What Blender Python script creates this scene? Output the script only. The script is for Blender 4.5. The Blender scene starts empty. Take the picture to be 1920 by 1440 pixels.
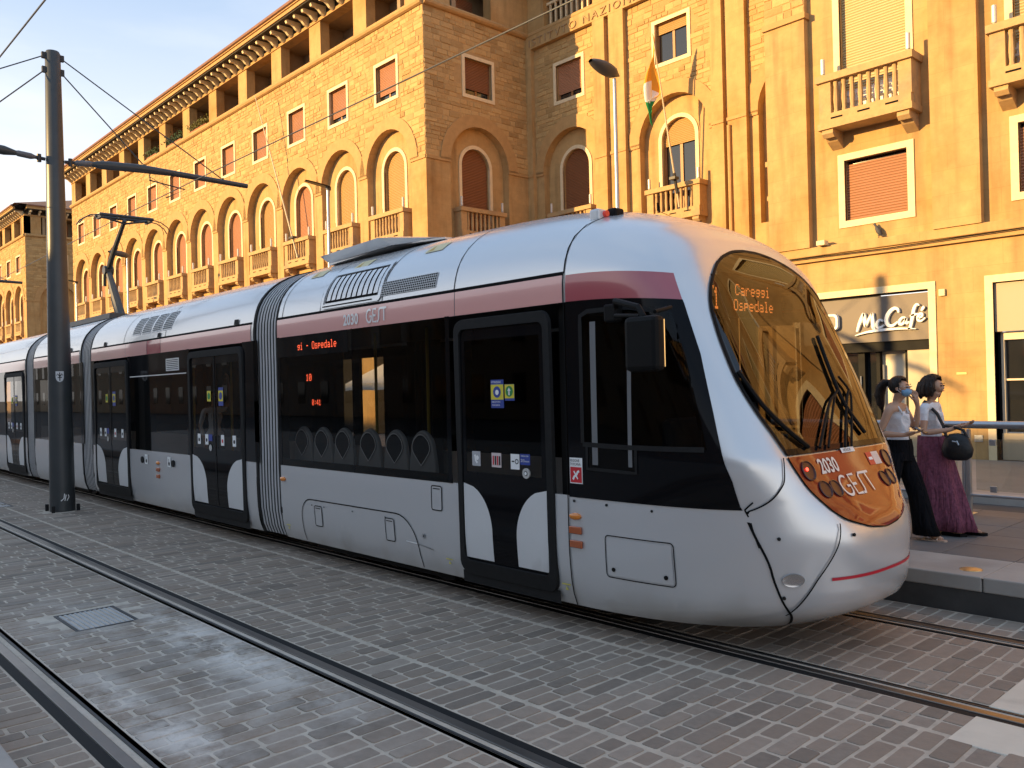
import bpy, bmesh, math, random
import numpy as np
from mathutils import Vector, Matrix
R_ = random.Random(7)
scn = bpy.context.scene
# ------------------------------------------------------------------ camera
CAM = Vector((0, 0, 1.889))
YAW, PITCH, ROLL = 0.745127, 0.003937, 0.02436
F_ = Vector((-math.cos(YAW) * math.cos(PITCH), math.sin(YAW) * math.cos(PITCH), math.sin(PITCH)))
R0 = Vector((math.sin(YAW), math.cos(YAW), 0)); U0 = R0.cross(F_)
RR = R0 * math.cos(ROLL) - U0 * math.sin(ROLL); UU = R0 * math.sin(ROLL) + U0 * math.cos(ROLL)
cd = bpy.data.cameras.new('camera'); cam = bpy.data.objects.new('camera', cd); scn.collection.objects.link(cam)
cd.sensor_width = 36; cd.lens = 36 * 1579.93 / 1920; cd.clip_start = .05; cd.clip_end = 3000
M = Matrix((RR, UU, -F_)).transposed().to_4x4(); M.translation = CAM; cam.matrix_world = M
scn.camera = cam
# ------------------------------------------------------------------ light
SUN_EL = math.radians(12.0); SUN_AZ = math.atan2(-.49, -1.0)      # azimuth from +Y towards +X
w = bpy.data.worlds.new('World'); scn.world = w; w.use_nodes = True
nt = w.node_tree; nt.nodes.clear()
wo = nt.nodes.new('ShaderNodeOutputWorld'); bg = nt.nodes.new('ShaderNodeBackground'); bg.inputs['Strength'].default_value = .135
sky = nt.nodes.new('ShaderNodeTexSky'); sky.sky_type = 'NISHITA'; sky.sun_disc = False
sky.sun_elevation = SUN_EL; sky.sun_rotation = SUN_AZ; sky.air_density = 1.0; sky.dust_density = 1.2; sky.ozone_density = 1.5
tc = nt.nodes.new('ShaderNodeTexCoord'); mp = nt.nodes.new('ShaderNodeMapping'); mp.inputs['Scale'].default_value = (1.2, 1.2, 5)
nz = nt.nodes.new('ShaderNodeTexNoise'); nz.inputs['Scale'].default_value = 1.6; nz.inputs['Detail'].default_value = 7; nz.inputs['Roughness'].default_value = .55
cr = nt.nodes.new('ShaderNodeValToRGB'); cr.color_ramp.elements[0].position = .42; cr.color_ramp.elements[1].position = .74
cr.color_ramp.elements[1].color = (.6, .6, .6, 1)
mx = nt.nodes.new('ShaderNodeMix'); mx.data_type = 'RGBA'; mx.inputs['B'].default_value = (6.0, 5.7, 5.4, 1)
hz = nt.nodes.new('ShaderNodeMix'); hz.data_type = 'RGBA'; hz.inputs['Factor'].default_value = .78; hz.inputs['B'].default_value = (1.75, 2.5, 3.65, 1)   # thin high veil over the whole sky
nt.links.new(tc.outputs['Generated'], mp.inputs['Vector']); nt.links.new(mp.outputs['Vector'], nz.inputs['Vector'])
sx_ = nt.nodes.new('ShaderNodeSeparateXYZ'); nt.links.new(tc.outputs['Generated'], sx_.inputs[0]); lo = nt.nodes.new('ShaderNodeMapRange'); lo.inputs['From Min'].default_value = .46; lo.inputs['From Max'].default_value = .05; lo.inputs['To Min'].default_value = .0; lo.inputs['To Max'].default_value = .85; nt.links.new(sx_.outputs['Z'], lo.inputs['Value'])
mu = nt.nodes.new('ShaderNodeMath'); mu.operation = 'MULTIPLY_ADD'; nt.links.new(cr.outputs['Color'], mu.inputs[0]); mu.inputs[1].default_value = .34; nt.links.new(lo.outputs[0], mu.inputs[2]); mu.use_clamp = True
nt.links.new(nz.outputs['Fac'], cr.inputs['Fac']); nt.links.new(mu.outputs[0], mx.inputs['Factor'])
nt.links.new(sky.outputs['Color'], hz.inputs['A']); nt.links.new(hz.outputs['Result'], mx.inputs['A']); nt.links.new(mx.outputs['Result'], bg.inputs['Color']); nt.links.new(bg.outputs['Background'], wo.inputs['Surface'])
sd = bpy.data.lights.new('sun', 'SUN'); sd.energy = 4.7; sd.angle = math.radians(.6); sd.color = (1.0, .64, .25)
so = bpy.data.objects.new('sun', sd); scn.collection.objects.link(so)
sunv = Vector((math.sin(SUN_AZ) * math.cos(SUN_EL), math.cos(SUN_AZ) * math.cos(SUN_EL), math.sin(SUN_EL)))
so.rotation_euler = sunv.to_track_quat('Z', 'Y').to_euler(); so.location = sunv * 60 + Vector((0, 0, 10))
vs = scn.view_settings; vs.view_transform = 'Standard'; vs.look = 'None'; vs.gamma = 1; vs.exposure = 1.0; vs.use_curve_mapping = False
scn.render.engine = 'CYCLES'; scn.cycles.use_denoising = True; scn.cycles.max_bounces = 8; scn.cycles.transparent_max_bounces = 14
scn.cycles.glossy_bounces = 4; scn.cycles.diffuse_bounces = 4; scn.cycles.sample_clamp_indirect = 6; scn.cycles.caustics_reflective = False
# ------------------------------------------------------------------ materials
MATS = {}
def N(nt, t, **kw):
    n = nt.nodes.new(t)
    for k, v in kw.items(): setattr(n, k, v)
    return n
def mat(name, col, rough=.6, metal=0., spec=.5, var=None, bump=None, coat=0., alpha=None, emit=None, tint=None, rvar=None, blot=None):
    """var=(scale,amount) brightness noise, blot=(scale,colour,lo,hi) patches of a second colour, bump=(scale,strength,dist), tint=('object'|'attr',amount)"""
    if name in MATS: return MATS[name]
    m = bpy.data.materials.new(name); m.use_nodes = True; MATS[name] = m
    nt = m.node_tree; b = nt.nodes['Principled BSDF']; L = nt.links.new
    b.inputs['Roughness'].default_value = rough; b.inputs['Metallic'].default_value = metal
    b.inputs['Specular IOR Level'].default_value = spec; b.inputs['Coat Weight'].default_value = coat; b.inputs['Coat Roughness'].default_value = .06
    rgb = N(nt, 'ShaderNodeRGB'); rgb.outputs[0].default_value = (*col, 1); out = rgb.outputs[0]
    geo = N(nt, 'ShaderNodeNewGeometry'); pos = geo.outputs['Position']
    def mul(a, fac_socket, lo, hi):
        mr = N(nt, 'ShaderNodeMapRange'); mr.inputs['To Min'].default_value = lo; mr.inputs['To Max'].default_value = hi
        L(fac_socket, mr.inputs['Value'])
        mm = N(nt, 'ShaderNodeVectorMath', operation='SCALE'); L(a, mm.inputs[0]); L(mr.outputs[0], mm.inputs['Scale']); return mm.outputs[0]
    if blot:
        n = N(nt, 'ShaderNodeTexNoise'); n.inputs['Scale'].default_value = blot[0]; n.inputs['Detail'].default_value = 5; L(pos, n.inputs['Vector'])
        r = N(nt, 'ShaderNodeMapRange'); r.inputs['From Min'].default_value = blot[2]; r.inputs['From Max'].default_value = blot[3]; L(n.outputs['Fac'], r.inputs['Value'])
        mxn = N(nt, 'ShaderNodeMix', data_type='RGBA'); mxn.inputs['B'].default_value = (*blot[1], 1)
        L(out, mxn.inputs['A']); L(r.outputs[0], mxn.inputs['Factor']); out = mxn.outputs['Result']
    if var:
        n = N(nt, 'ShaderNodeTexNoise'); n.inputs['Scale'].default_value = var[0]; n.inputs['Detail'].default_value = 6; n.inputs['Roughness'].default_value = .65; L(pos, n.inputs['Vector'])
        r = N(nt, 'ShaderNodeMapRange'); r.inputs['From Min'].default_value = .25; r.inputs['From Max'].default_value = .75; L(n.outputs['Fac'], r.inputs['Value'])
        out = mul(out, r.outputs[0], 1 - var[1], 1 + var[1])
    if tint:
        if tint[0] == 'object': s = N(nt, 'ShaderNodeObjectInfo').outputs['Random']
        else: s = N(nt, 'ShaderNodeAttribute', attribute_name='tint').outputs['Fac']
        out = mul(out, s, 1 - tint[1], 1 + tint[1])
        if len(tint) > 2:
            mxn = N(nt, 'ShaderNodeMix', data_type='RGBA'); mxn.inputs['B'].default_value = (*tint[2], 1)
            wn = N(nt, 'ShaderNodeMath', operation='MULTIPLY'); wn.inputs[1].default_value = 7.31; L(s, wn.inputs[0])
            fr = N(nt, 'ShaderNodeMath', operation='FRACT'); L(wn.outputs[0], fr.inputs[0])
            sc = N(nt, 'ShaderNodeMath', operation='MULTIPLY'); sc.inputs[1].default_value = tint[3]; L(fr.outputs[0], sc.inputs[0])
            L(out, mxn.inputs['A']); L(sc.outputs[0], mxn.inputs['Factor']); out = mxn.outputs['Result']
    L(out, b.inputs['Base Color'])
    if rvar:
        n = N(nt, 'ShaderNodeTexNoise'); n.inputs['Scale'].default_value = rvar[0]; n.inputs['Detail'].default_value = 4; L(pos, n.inputs['Vector'])
        r = N(nt, 'ShaderNodeMapRange'); r.inputs['To Min'].default_value = rough - rvar[1]; r.inputs['To Max'].default_value = rough + rvar[1]
        L(n.outputs['Fac'], r.inputs['Value']); L(r.outputs[0], b.inputs['Roughness'])
    if bump:
        n = N(nt, 'ShaderNodeTexNoise'); n.inputs['Scale'].default_value = bump[0]; n.inputs['Detail'].default_value = 5; L(pos, n.inputs['Vector'])
        bn = N(nt, 'ShaderNodeBump'); bn.inputs['Strength'].default_value = bump[1]; bn.inputs['Distance'].default_value = bump[2] if len(bump) > 2 else .02
        L(n.outputs['Fac'], bn.inputs['Height']); L(bn.outputs[0], b.inputs['Normal'])
    if emit: b.inputs['Emission Color'].default_value = (*emit[0], 1); b.inputs['Emission Strength'].default_value = emit[1]
    return m
def glass(name, tint, refl=1.0, ior=.04, rough=0.0):      # ior: reflectance seen straight on
    m = bpy.data.materials.new(name); m.use_nodes = True; MATS[name] = m; nt = m.node_tree; nt.nodes.clear(); L = nt.links.new
    o = N(nt, 'ShaderNodeOutputMaterial'); t = N(nt, 'ShaderNodeBsdfTransparent'); t.inputs[0].default_value = (*tint, 1)
    g = N(nt, 'ShaderNodeBsdfGlossy'); g.inputs['Roughness'].default_value = rough; g.inputs['Color'].default_value = (refl, refl, refl, 1)
    geo = N(nt, 'ShaderNodeNewGeometry'); dp = N(nt, 'ShaderNodeVectorMath', operation='DOT_PRODUCT'); L(geo.outputs['Incoming'], dp.inputs[0]); L(geo.outputs['Normal'], dp.inputs[1])
    ab = N(nt, 'ShaderNodeMath', operation='ABSOLUTE'); L(dp.outputs['Value'], ab.inputs[0]); om = N(nt, 'ShaderNodeMath', operation='SUBTRACT'); om.inputs[0].default_value = 1; L(ab.outputs[0], om.inputs[1])
    pw = N(nt, 'ShaderNodeMath', operation='POWER'); pw.inputs[1].default_value = 5; L(om.outputs[0], pw.inputs[0]); f = N(nt, 'ShaderNodeMath', operation='MULTIPLY_ADD'); f.inputs[1].default_value = 1 - ior; f.inputs[2].default_value = ior; L(pw.outputs[0], f.inputs[0])
    mxs = N(nt, 'ShaderNodeMixShader'); L(f.outputs[0], mxs.inputs[0]); L(t.outputs[0], mxs.inputs[1]); L(g.outputs[0], mxs.inputs[2]); L(mxs.outputs[0], o.inputs['Surface'])
    return m
def shutter_mat(name, col, pitch=.062):
    m = mat(name, col, .55, var=(1.5, .06), tint=('object', .10)); nt = m.node_tree; b = nt.nodes['Principled BSDF']; L = nt.links.new
    geo = N(nt, 'ShaderNodeNewGeometry'); sp = N(nt, 'ShaderNodeSeparateXYZ'); L(geo.outputs['Position'], sp.inputs[0])
    a = N(nt, 'ShaderNodeMath', operation='MULTIPLY'); a.inputs[1].default_value = 2 * math.pi / pitch; L(sp.outputs['Z'], a.inputs[0])
    s = N(nt, 'ShaderNodeMath', operation='SINE'); L(a.outputs[0], s.inputs[0])
    bn = N(nt, 'ShaderNodeBump'); ml = N(nt, 'ShaderNodeMapRange'); ml.inputs['From Min'].default_value = -1; ml.inputs['From Max'].default_value = -.3; ml.inputs['To Min'].default_value = .62; L(s.outputs[0], ml.inputs['Value']); sc_ = N(nt, 'ShaderNodeVectorMath', operation='SCALE'); L(b.inputs['Base Color'].links[0].from_socket, sc_.inputs[0]); L(ml.outputs[0], sc_.inputs['Scale']); L(sc_.outputs[0], b.inputs['Base Color'])
    bn.inputs['Strength'].default_value = .9; bn.inputs['Distance'].default_value = .014; L(s.outputs[0], bn.inputs['Height']); L(bn.outputs[0], b.inputs['Normal'])
    return m
OCHRE = (.475, .308, .135)
def ashlar(name, col, bw, rh):
    m = mat(name, col, .85, spec=.25, var=(3.0, .14), blot=(.55, (col[0] * .82, col[1] * .68, col[2] * .52), .5, .78), bump=(14, .35, .012))
    nt = m.node_tree; b = nt.nodes['Principled BSDF']; L = nt.links.new
    geo = N(nt, 'ShaderNodeNewGeometry'); sp = N(nt, 'ShaderNodeSeparateXYZ'); L(geo.outputs['Position'], sp.inputs[0])
    ad = N(nt, 'ShaderNodeMath', operation='ADD'); L(sp.outputs['X'], ad.inputs[0]); L(sp.outputs['Y'], ad.inputs[1])
    cb = N(nt, 'ShaderNodeCombineXYZ'); L(ad.outputs[0], cb.inputs['X']); L(sp.outputs['Z'], cb.inputs['Y'])
    br = N(nt, 'ShaderNodeTexBrick'); br.inputs['Scale'].default_value = 1; br.inputs['Brick Width'].default_value = bw; br.inputs['Row Height'].default_value = rh
    br.inputs['Mortar Size'].default_value = .006; br.inputs['Mortar Smooth'].default_value = .3; br.inputs['Color1'].default_value = (.97, .97, .97, 1); br.inputs['Color2'].default_value = (1.04, 1.03, 1.02, 1); br.inputs['Mortar'].default_value = (.90, .88, .86, 1)
    L(cb.outputs[0], br.inputs['Vector'])
    sv = N(nt, 'ShaderNodeVectorMath', operation='MULTIPLY'); sv.inputs[1].default_value = (2.2, 2.2, .22); L(geo.outputs['Position'], sv.inputs[0])
    sn_ = N(nt, 'ShaderNodeTexNoise'); sn_.inputs['Scale'].default_value = 1.4; sn_.inputs['Detail'].default_value = 6; L(sv.outputs[0], sn_.inputs['Vector'])
    sr = N(nt, 'ShaderNodeMapRange'); sr.inputs['From Min'].default_value = .50; sr.inputs['From Max'].default_value = .72; sr.inputs['To Min'].default_value = 1.0; sr.inputs['To Max'].default_value = .72; L(sn_.outputs['Fac'], sr.inputs['Value'])
    src = b.inputs['Base Color'].links[0].from_socket
    mm = N(nt, 'ShaderNodeVectorMath', operation='MULTIPLY'); L(src, mm.inputs[0]); L(br.outputs['Color'], mm.inputs[1]); m2 = N(nt, 'ShaderNodeVectorMath', operation='SCALE'); L(mm.outputs[0], m2.inputs[0]); L(sr.outputs[0], m2.inputs['Scale']); L(m2.outputs[0], b.inputs['Base Color'])
    return m
M_ASH = ashlar('sandstone_ashlar', OCHRE, 1.15, .52)
M_RUB_S = mat('rubble_stone_single', (.435, .272, .112), .9, spec=.2, var=(9, .16), bump=(22, .7, .02), tint=('object', .20, (.60, .425, .20), .42))
M_RUB_A = mat('rubble_stone', (.435, .272, .112), .9, spec=.2, var=(9, .16), bump=(22, .7, .02), tint=('attr', .20, (.60, .425, .20), .42))
M_MORT = mat('wall_mortar', (.44, .285, .13), .95, spec=.1, var=(5, .15), bump=(30, .4, .01))
M_TRIM = mat('stone_trim', (.45, .275, .115), .8, spec=.25, var=(4, .14), bump=(18, .3, .01))
M_FRAME = mat('travertine_frame', (.74, .60, .38), .7, spec=.3, var=(6, .10), bump=(25, .15, .006))
M_BAL = mat('balcony_stone', (.47, .31, .15), .85, spec=.2, blot=(1.3, (.33, .24, .15), .52, .75), var=(7, .15), bump=(20, .3, .01))
M_SHR = shutter_mat('red_brown_shutter', (.46, .205, .105)); M_SHO = shutter_mat('ochre_shutter', (.54, .31, .11)); M_SHY = shutter_mat('pale_yellow_shutter', (.66, .50, .24)); M_SHB = shutter_mat('dark_brown_shutter', (.30, .115, .045))
M_WGL = mat('window_glass', (.015, .017, .02), .05, spec=.9); M_WOOD = mat('window_wood', (.33, .15, .05), .5)
M_DARK = mat('dark_interior', (.012, .011, .010), .8, spec=.2)
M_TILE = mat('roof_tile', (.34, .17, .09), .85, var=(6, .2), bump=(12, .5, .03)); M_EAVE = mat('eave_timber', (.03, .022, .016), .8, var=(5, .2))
M_SIL = mat('silver_paint', (.70, .70, .70), .27, metal=.50, spec=.5, coat=.35); M_SILM = M_SIL
M_SILG = mat('grey_panel_paint', (.70, .70, .69), .38, metal=.15, spec=.5, coat=.2, var=(1.2, .04))
M_PINK = mat('rose_band_paint', (.80, .40, .36), .22, spec=.6, coat=.8); M_MAR = mat('maroon_band_paint', (.42, .085, .105), .22, spec=.6, coat=.8)
M_MASK = mat('dark_red_gloss', (.25, .030, .016), .06, spec=.5, coat=.3)
M_BLK = mat('black_gloss', (.006, .006, .007), .06, spec=.12); M_RUBR = mat('black_rubber', (.016, .016, .016), .7, spec=.18, var=(20, .2)); M_BLKM = mat('black_matt', (.006, .006, .006), .6, spec=.15)
M_GAP = mat('panel_gap', (.006, .006, .006), .8, spec=.1)
G_SIDE = glass('tinted_glass', (.42, .41, .39), .8, .018); G_WIND = glass('windscreen_glass', (.17, .17, .165), .95, .06); G_CLR = glass('clear_glass', (.86, .88, .87), 1.0, .05)
M_WHITE = mat('white_print', (.86, .86, .84), .5); M_LETW = mat('white_lettering', (.90, .88, .85), .25, coat=.8); M_LETTER = mat('cream_lettering', (.80, .72, .66), .45)
M_LED = mat('led_red', (.02, .005, .003), .5, emit=((1.0, .11, .035), .9)); M_LEDO = mat('led_orange', (.02, .005, .003), .5, emit=((1.0, .26, .05), 2.6))
M_AMB = mat('amber_lens', (.72, .22, .02), .15, spec=.6, coat=.6); M_REDL = mat('brown_red_lens', (.42, .10, .03), .18, spec=.6, coat=.5)
M_BELL = mat('bellows_fold', (.42, .42, .42), .45, spec=.4, var=(4, .10)); M_BELD = mat('bellows_valley', (.05, .05, .05), .7)
M_STEEL = mat('rail_steel', (.19, .175, .16), .32, metal=.85, rvar=(6, .1)); M_STEELD = mat('rail_web', (.045, .045, .047), .5, metal=.4, var=(8, .25))
M_POLE = mat('pole_paint', (.045, .05, .052), .38, spec=.5, var=(3, .15)); M_GALV = mat('galvanised_steel', (.42, .44, .46), .38, metal=.8, var=(10, .1))
M_SETT_S = mat('porphyry_sett_single', (.262, .218, .176), .8, spec=.3, var=(14, .16), bump=(55, .5, .006), tint=('object', .25, (.33, .245, .18), .45))
M_SETT_A = mat('porphyry_sett', (.262, .218, .176), .8, spec=.3, var=(14, .16), bump=(55, .5, .006), tint=('attr', .25, (.33, .245, .18), .45))
M_JOINT = mat('sett_joint', (.50, .43, .345), .95, spec=.1, var=(8, .2), bump=(60, .6, .008))
M_ASPH = mat('asphalt', (.065, .063, .06), .9, var=(3, .2), bump=(80, .5, .006)); M_CONC = mat('concrete', (.36, .335, .30), .85, var=(2.5, .12), blot=(.8, (.22, .2, .18), .55, .8), bump=(50, .3, .004))
M_SLAB = mat('platform_slab', (.145, .14, .135), .7, var=(3, .12), bump=(60, .25, .003), tint=('object', .10)); M_LIGHTP = mat('cream_crossing_stone', (.66, .60, .49), .75, var=(2.2, .12), blot=(1.6, (.38, .33, .26), .56, .72), bump=(40, .3, .004))
def road_dirt(m):
    nt = m.node_tree; b = nt.nodes['Principled BSDF']; L = nt.links.new; src = b.inputs['Base Color'].links[0].from_socket
    geo = N(nt, 'ShaderNodeNewGeometry'); v = N(nt, 'ShaderNodeVectorMath', operation='MULTIPLY'); v.inputs[1].default_value = (1, 1, .35); L(geo.outputs['Position'], v.inputs[0])
    n = N(nt, 'ShaderNodeTexNoise'); n.inputs['Scale'].default_value = 4; n.inputs['Detail'].default_value = 4; n.inputs['Roughness'].default_value = .55; L(v.outputs[0], n.inputs['Vector'])
    sp = N(nt, 'ShaderNodeSeparateXYZ'); L(geo.outputs['Position'], sp.inputs[0]); r = N(nt, 'ShaderNodeMapRange'); r.inputs['From Min'].default_value = .75; r.inputs['From Max'].default_value = .2; r.inputs['To Min'].default_value = -.45; r.inputs['To Max'].default_value = .20; L(sp.outputs['Z'], r.inputs['Value'])
    a = N(nt, 'ShaderNodeMath', operation='ADD'); L(n.outputs['Fac'], a.inputs[0]); L(r.outputs[0], a.inputs[1]); r2 = N(nt, 'ShaderNodeMapRange'); r2.inputs['From Min'].default_value = .45; r2.inputs['From Max'].default_value = .85; r2.inputs['To Max'].default_value = .65; L(a.outputs[0], r2.inputs['Value'])
    mxn = N(nt, 'ShaderNodeMix', data_type='RGBA'); mxn.inputs['B'].default_value = (.30, .275, .235, 1); L(src, mxn.inputs['A']); L(r2.outputs[0], mxn.inputs['Factor']); L(mxn.outputs['Result'], b.inputs['Base Color'])
    mr = N(nt, 'ShaderNodeMapRange'); mr.inputs['To Min'].default_value = b.inputs['Metallic'].default_value; mr.inputs['To Max'].default_value = .05; L(r2.outputs[0], mr.inputs['Value']); L(mr.outputs[0], b.inputs['Metallic'])
road_dirt(M_SIL); road_dirt(M_SILG)
def dusty(m):          # pale dust spilled beside the rails: a stain with its own outline
    nt = m.node_tree; b = nt.nodes['Principled BSDF']; L = nt.links.new; src = b.inputs['Base Color'].links[0].from_socket
    geo = N(nt, 'ShaderNodeNewGeometry'); n = N(nt, 'ShaderNodeTexNoise'); n.inputs['Scale'].default_value = 2.6; n.inputs['Detail'].default_value = 8; n.inputs['Roughness'].default_value = .7; L(geo.outputs['Position'], n.inputs['Vector'])
    tot = None
    for (x, y, rx, ry, amt) in ((-6.1, 2.62, 2.0, .30, 1.0), (-4.75, 1.78, .75, .26, .9), (-5.6, 1.72, .8, .22, .8), (-7.6, 2.1, 1.5, .6, .40), (-5.2, 2.3, 1.6, .5, .35)):
        v = N(nt, 'ShaderNodeVectorMath', operation='SUBTRACT'); v.inputs[1].default_value = (x, y, 0); L(geo.outputs['Position'], v.inputs[0])
        v2 = N(nt, 'ShaderNodeVectorMath', operation='MULTIPLY'); v2.inputs[1].default_value = (1 / rx, 1 / ry, 0); L(v.outputs[0], v2.inputs[0])
        ln = N(nt, 'ShaderNodeVectorMath', operation='LENGTH'); L(v2.outputs[0], ln.inputs[0])
        r = N(nt, 'ShaderNodeMapRange'); r.inputs['From Min'].default_value = 1.25; r.inputs['From Max'].default_value = .1; r.inputs['To Max'].default_value = amt; L(ln.outputs['Value'], r.inputs['Value'])
        if tot is None: tot = r.outputs[0]
        else:
            a = N(nt, 'ShaderNodeMath', operation='MAXIMUM'); L(tot, a.inputs[0]); L(r.outputs[0], a.inputs[1]); tot = a.outputs[0]
    r2 = N(nt, 'ShaderNodeMapRange'); r2.inputs['From Min'].default_value = .40; r2.inputs['From Max'].default_value = .58; L(n.outputs['Fac'], r2.inputs['Value'])
    mm = N(nt, 'ShaderNodeMath', operation='MULTIPLY'); L(tot, mm.inputs[0]); L(r2.outputs[0], mm.inputs[1])
    mxn = N(nt, 'ShaderNodeMix', data_type='RGBA'); mxn.inputs['B'].default_value = (.72, .66, .59, 1); L(src, mxn.inputs['A']); L(mm.outputs[0], mxn.inputs['Factor']); L(mxn.outputs['Result'], b.inputs['Base Color'])
for m_ in (M_SETT_S, M_SETT_A, M_JOINT): dusty(m_)
# ------------------------------------------------------------------ mesh helpers
COL = scn.collection
def link(o, parent=None):
    COL.objects.link(o)
    if parent: o.parent = parent; o.matrix_parent_inverse = PINV.get(parent.name, Matrix())
    return o
PINV = {}
def empty(name, loc=(0, 0, 0)):
    o = bpy.data.objects.new(name, None); o.location = loc; o.empty_display_size = .2; COL.objects.link(o)
    PINV[o.name] = Matrix.Translation(Vector(loc)).inverted(); return o
def tag(o, label=None, cat=None, group=None, kind=None):
    if label: o['label'] = label
    if cat: o['category'] = cat
    if group: o['group'] = group
    if kind: o['kind'] = kind
    return o
class MB:
    def __init__(s): s.v = []; s.f = []; s.mi = []; s.t = []
    def add(s, vs, fs, m=0, tint=None):
        o = len(s.v); s.v += [tuple(p) for p in vs]
        for f in fs: s.f.append(tuple(i + o for i in f)); s.mi.append(m); s.t.append(tint if tint is not None else .5)
    def poly(s, pts, m=0): s.add(pts, [tuple(range(len(pts)))], m)
    def box(s, x0, x1, y0, y1, z0, z1, m=0):
        x0, x1 = min(x0, x1), max(x0, x1); y0, y1 = min(y0, y1), max(y0, y1); z0, z1 = min(z0, z1), max(z0, z1)
        s.add([(x0, y0, z0), (x1, y0, z0), (x1, y1, z0), (x0, y1, z0), (x0, y0, z1), (x1, y0, z1), (x1, y1, z1), (x0, y1, z1)],
              [(0, 3, 2, 1), (4, 5, 6, 7), (0, 1, 5, 4), (1, 2, 6, 5), (2, 3, 7, 6), (3, 0, 4, 7)], m)
    def tube(s, pts, r, n=8, cap=True, m=0):
        pts = [Vector(p) for p in pts]; k = len(pts); rs = r if isinstance(r, (list, tuple)) else [r] * k
        vs = []; a = None
        for i, p in enumerate(pts):
            d = (pts[min(i + 1, k - 1)] - pts[max(i - 1, 0)]).normalized()
            a = d.orthogonal() if a is None else a - d * a.dot(d)
            a.normalize(); b = d.cross(a)
            for j in range(n):
                t = 2 * math.pi * j / n; vs.append(p + (a * math.cos(t) + b * math.sin(t)) * rs[i])
        fs = [(i * n + j, i * n + (j + 1) % n, (i + 1) * n + (j + 1) % n, (i + 1) * n + j) for i in range(k - 1) for j in range(n)]
        if cap: fs += [tuple(range(n - 1, -1, -1)), tuple(range((k - 1) * n, k * n))]
        s.add(vs, fs, m)
    def lathe(s, prof, c=(0, 0, 0), n=16, m=0, sx=1, sy=1):
        vs = [(c[0] + r * sx * math.cos(2 * math.pi * j / n), c[1] + r * sy * math.sin(2 * math.pi * j / n), c[2] + z) for r, z in prof for j in range(n)]
        k = len(prof); fs = [(i * n + j, i * n + (j + 1) % n, (i + 1) * n + (j + 1) % n, (i + 1) * n + j) for i in range(k - 1) for j in range(n)]
        fs += [tuple(range(n - 1, -1, -1)), tuple(range((k - 1) * n, k * n))]; s.add(vs, fs, m)
    def grid(s, fn, nu, nv, skip=None, m=0, flip=False):
        vs = [fn(i / nu, j / nv) for j in range(nv + 1) for i in range(nu + 1)]; fs = []
        for j in range(nv):
            for i in range(nu):
                if skip and skip((i + .5) / nu, (j + .5) / nv): continue
                q = (j * (nu + 1) + i, j * (nu + 1) + i + 1, (j + 1) * (nu + 1) + i + 1, (j + 1) * (nu + 1) + i)
                fs.append(q[::-1] if flip else q)
        s.add(vs, fs, m)
    def prism(s, pts, d, m=0):      # extrude a planar polygon by vector d
        n = len(pts); d = Vector(d); a = [Vector(p) for p in pts]; b = [p + d for p in a]
        s.add(a + b, [tuple(range(n))[::-1], tuple(range(n, 2 * n))] + [(i, (i + 1) % n, n + (i + 1) % n, n + i) for i in range(n)], m)
    def mesh(s, name, mats, smooth=False, fix=True):
        me = bpy.data.meshes.new(name); me.from_pydata(s.v, [], s.f)
        for m in (mats if isinstance(mats, (list, tuple)) else [mats]): me.materials.append(m)
        if any(s.mi): me.polygons.foreach_set('material_index', s.mi)
        if any(t != .5 for t in s.t):
            a = me.attributes.new('tint', 'FLOAT', 'FACE'); a.data.foreach_set('value', s.t)
        if fix:
            bm = bmesh.new(); bm.from_mesh(me); bmesh.ops.recalc_face_normals(bm, faces=bm.faces); bm.to_mesh(me); bm.free()
        if smooth:
            me.polygons.foreach_set('use_smooth', [True] * len(me.polygons))
            if smooth != 'all': me.set_sharp_from_angle(angle=math.radians(smooth if isinstance(smooth, (int, float)) and smooth is not True else 35))
        me.update(); return me
    def build(s, name, mats, parent=None, smooth=False, bevel=0, fix=True):
        o = bpy.data.objects.new(name, s.mesh(name, mats, smooth, fix))
        if bevel:
            md = o.modifiers.new('bevel', 'BEVEL'); md.width = bevel; md.segments = 2; md.limit_method = 'ANGLE'; md.angle_limit = math.radians(40)
        return link(o, parent)
def inst(mesh, name, parent, mat4=None):
    o = bpy.data.objects.new(name, mesh); COL.objects.link(o)
    if mat4 is not None: o.matrix_world = mat4
    if parent: o.parent = parent; o.matrix_parent_inverse = PINV.get(parent.name, Matrix())
    return o
def copy_tree(o, offset, parent=None):
    c = o.copy(); COL.objects.link(c)
    if parent is None: c.location = o.location + Vector(offset); PINV[c.name] = Matrix.Translation(c.location).inverted()
    else: c.parent = parent; c.matrix_parent_inverse = o.matrix_parent_inverse
    for ch in o.children: copy_tree(ch, offset, c)
    return c
def text_mesh(s, size=1.0, extrude=0.0, spacing=1.0, align='LEFT', offset=0.0):
    c = bpy.data.curves.new('lettering', 'FONT'); c.body = s; c.size = size; c.extrude = extrude; c.space_character = spacing; c.align_x = align; c.offset = offset; c.resolution_u = 3
    o = bpy.data.objects.new('lettering', c); COL.objects.link(o); bpy.context.view_layer.update()
    me = bpy.data.meshes.new_from_object(o.evaluated_get(bpy.context.evaluated_depsgraph_get()))
    vs = [tuple(v.co) for v in me.vertices]; fs = [tuple(p.vertices) for p in me.polygons]
    bpy.data.objects.remove(o); bpy.data.meshes.remove(me); return vs, fs
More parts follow.
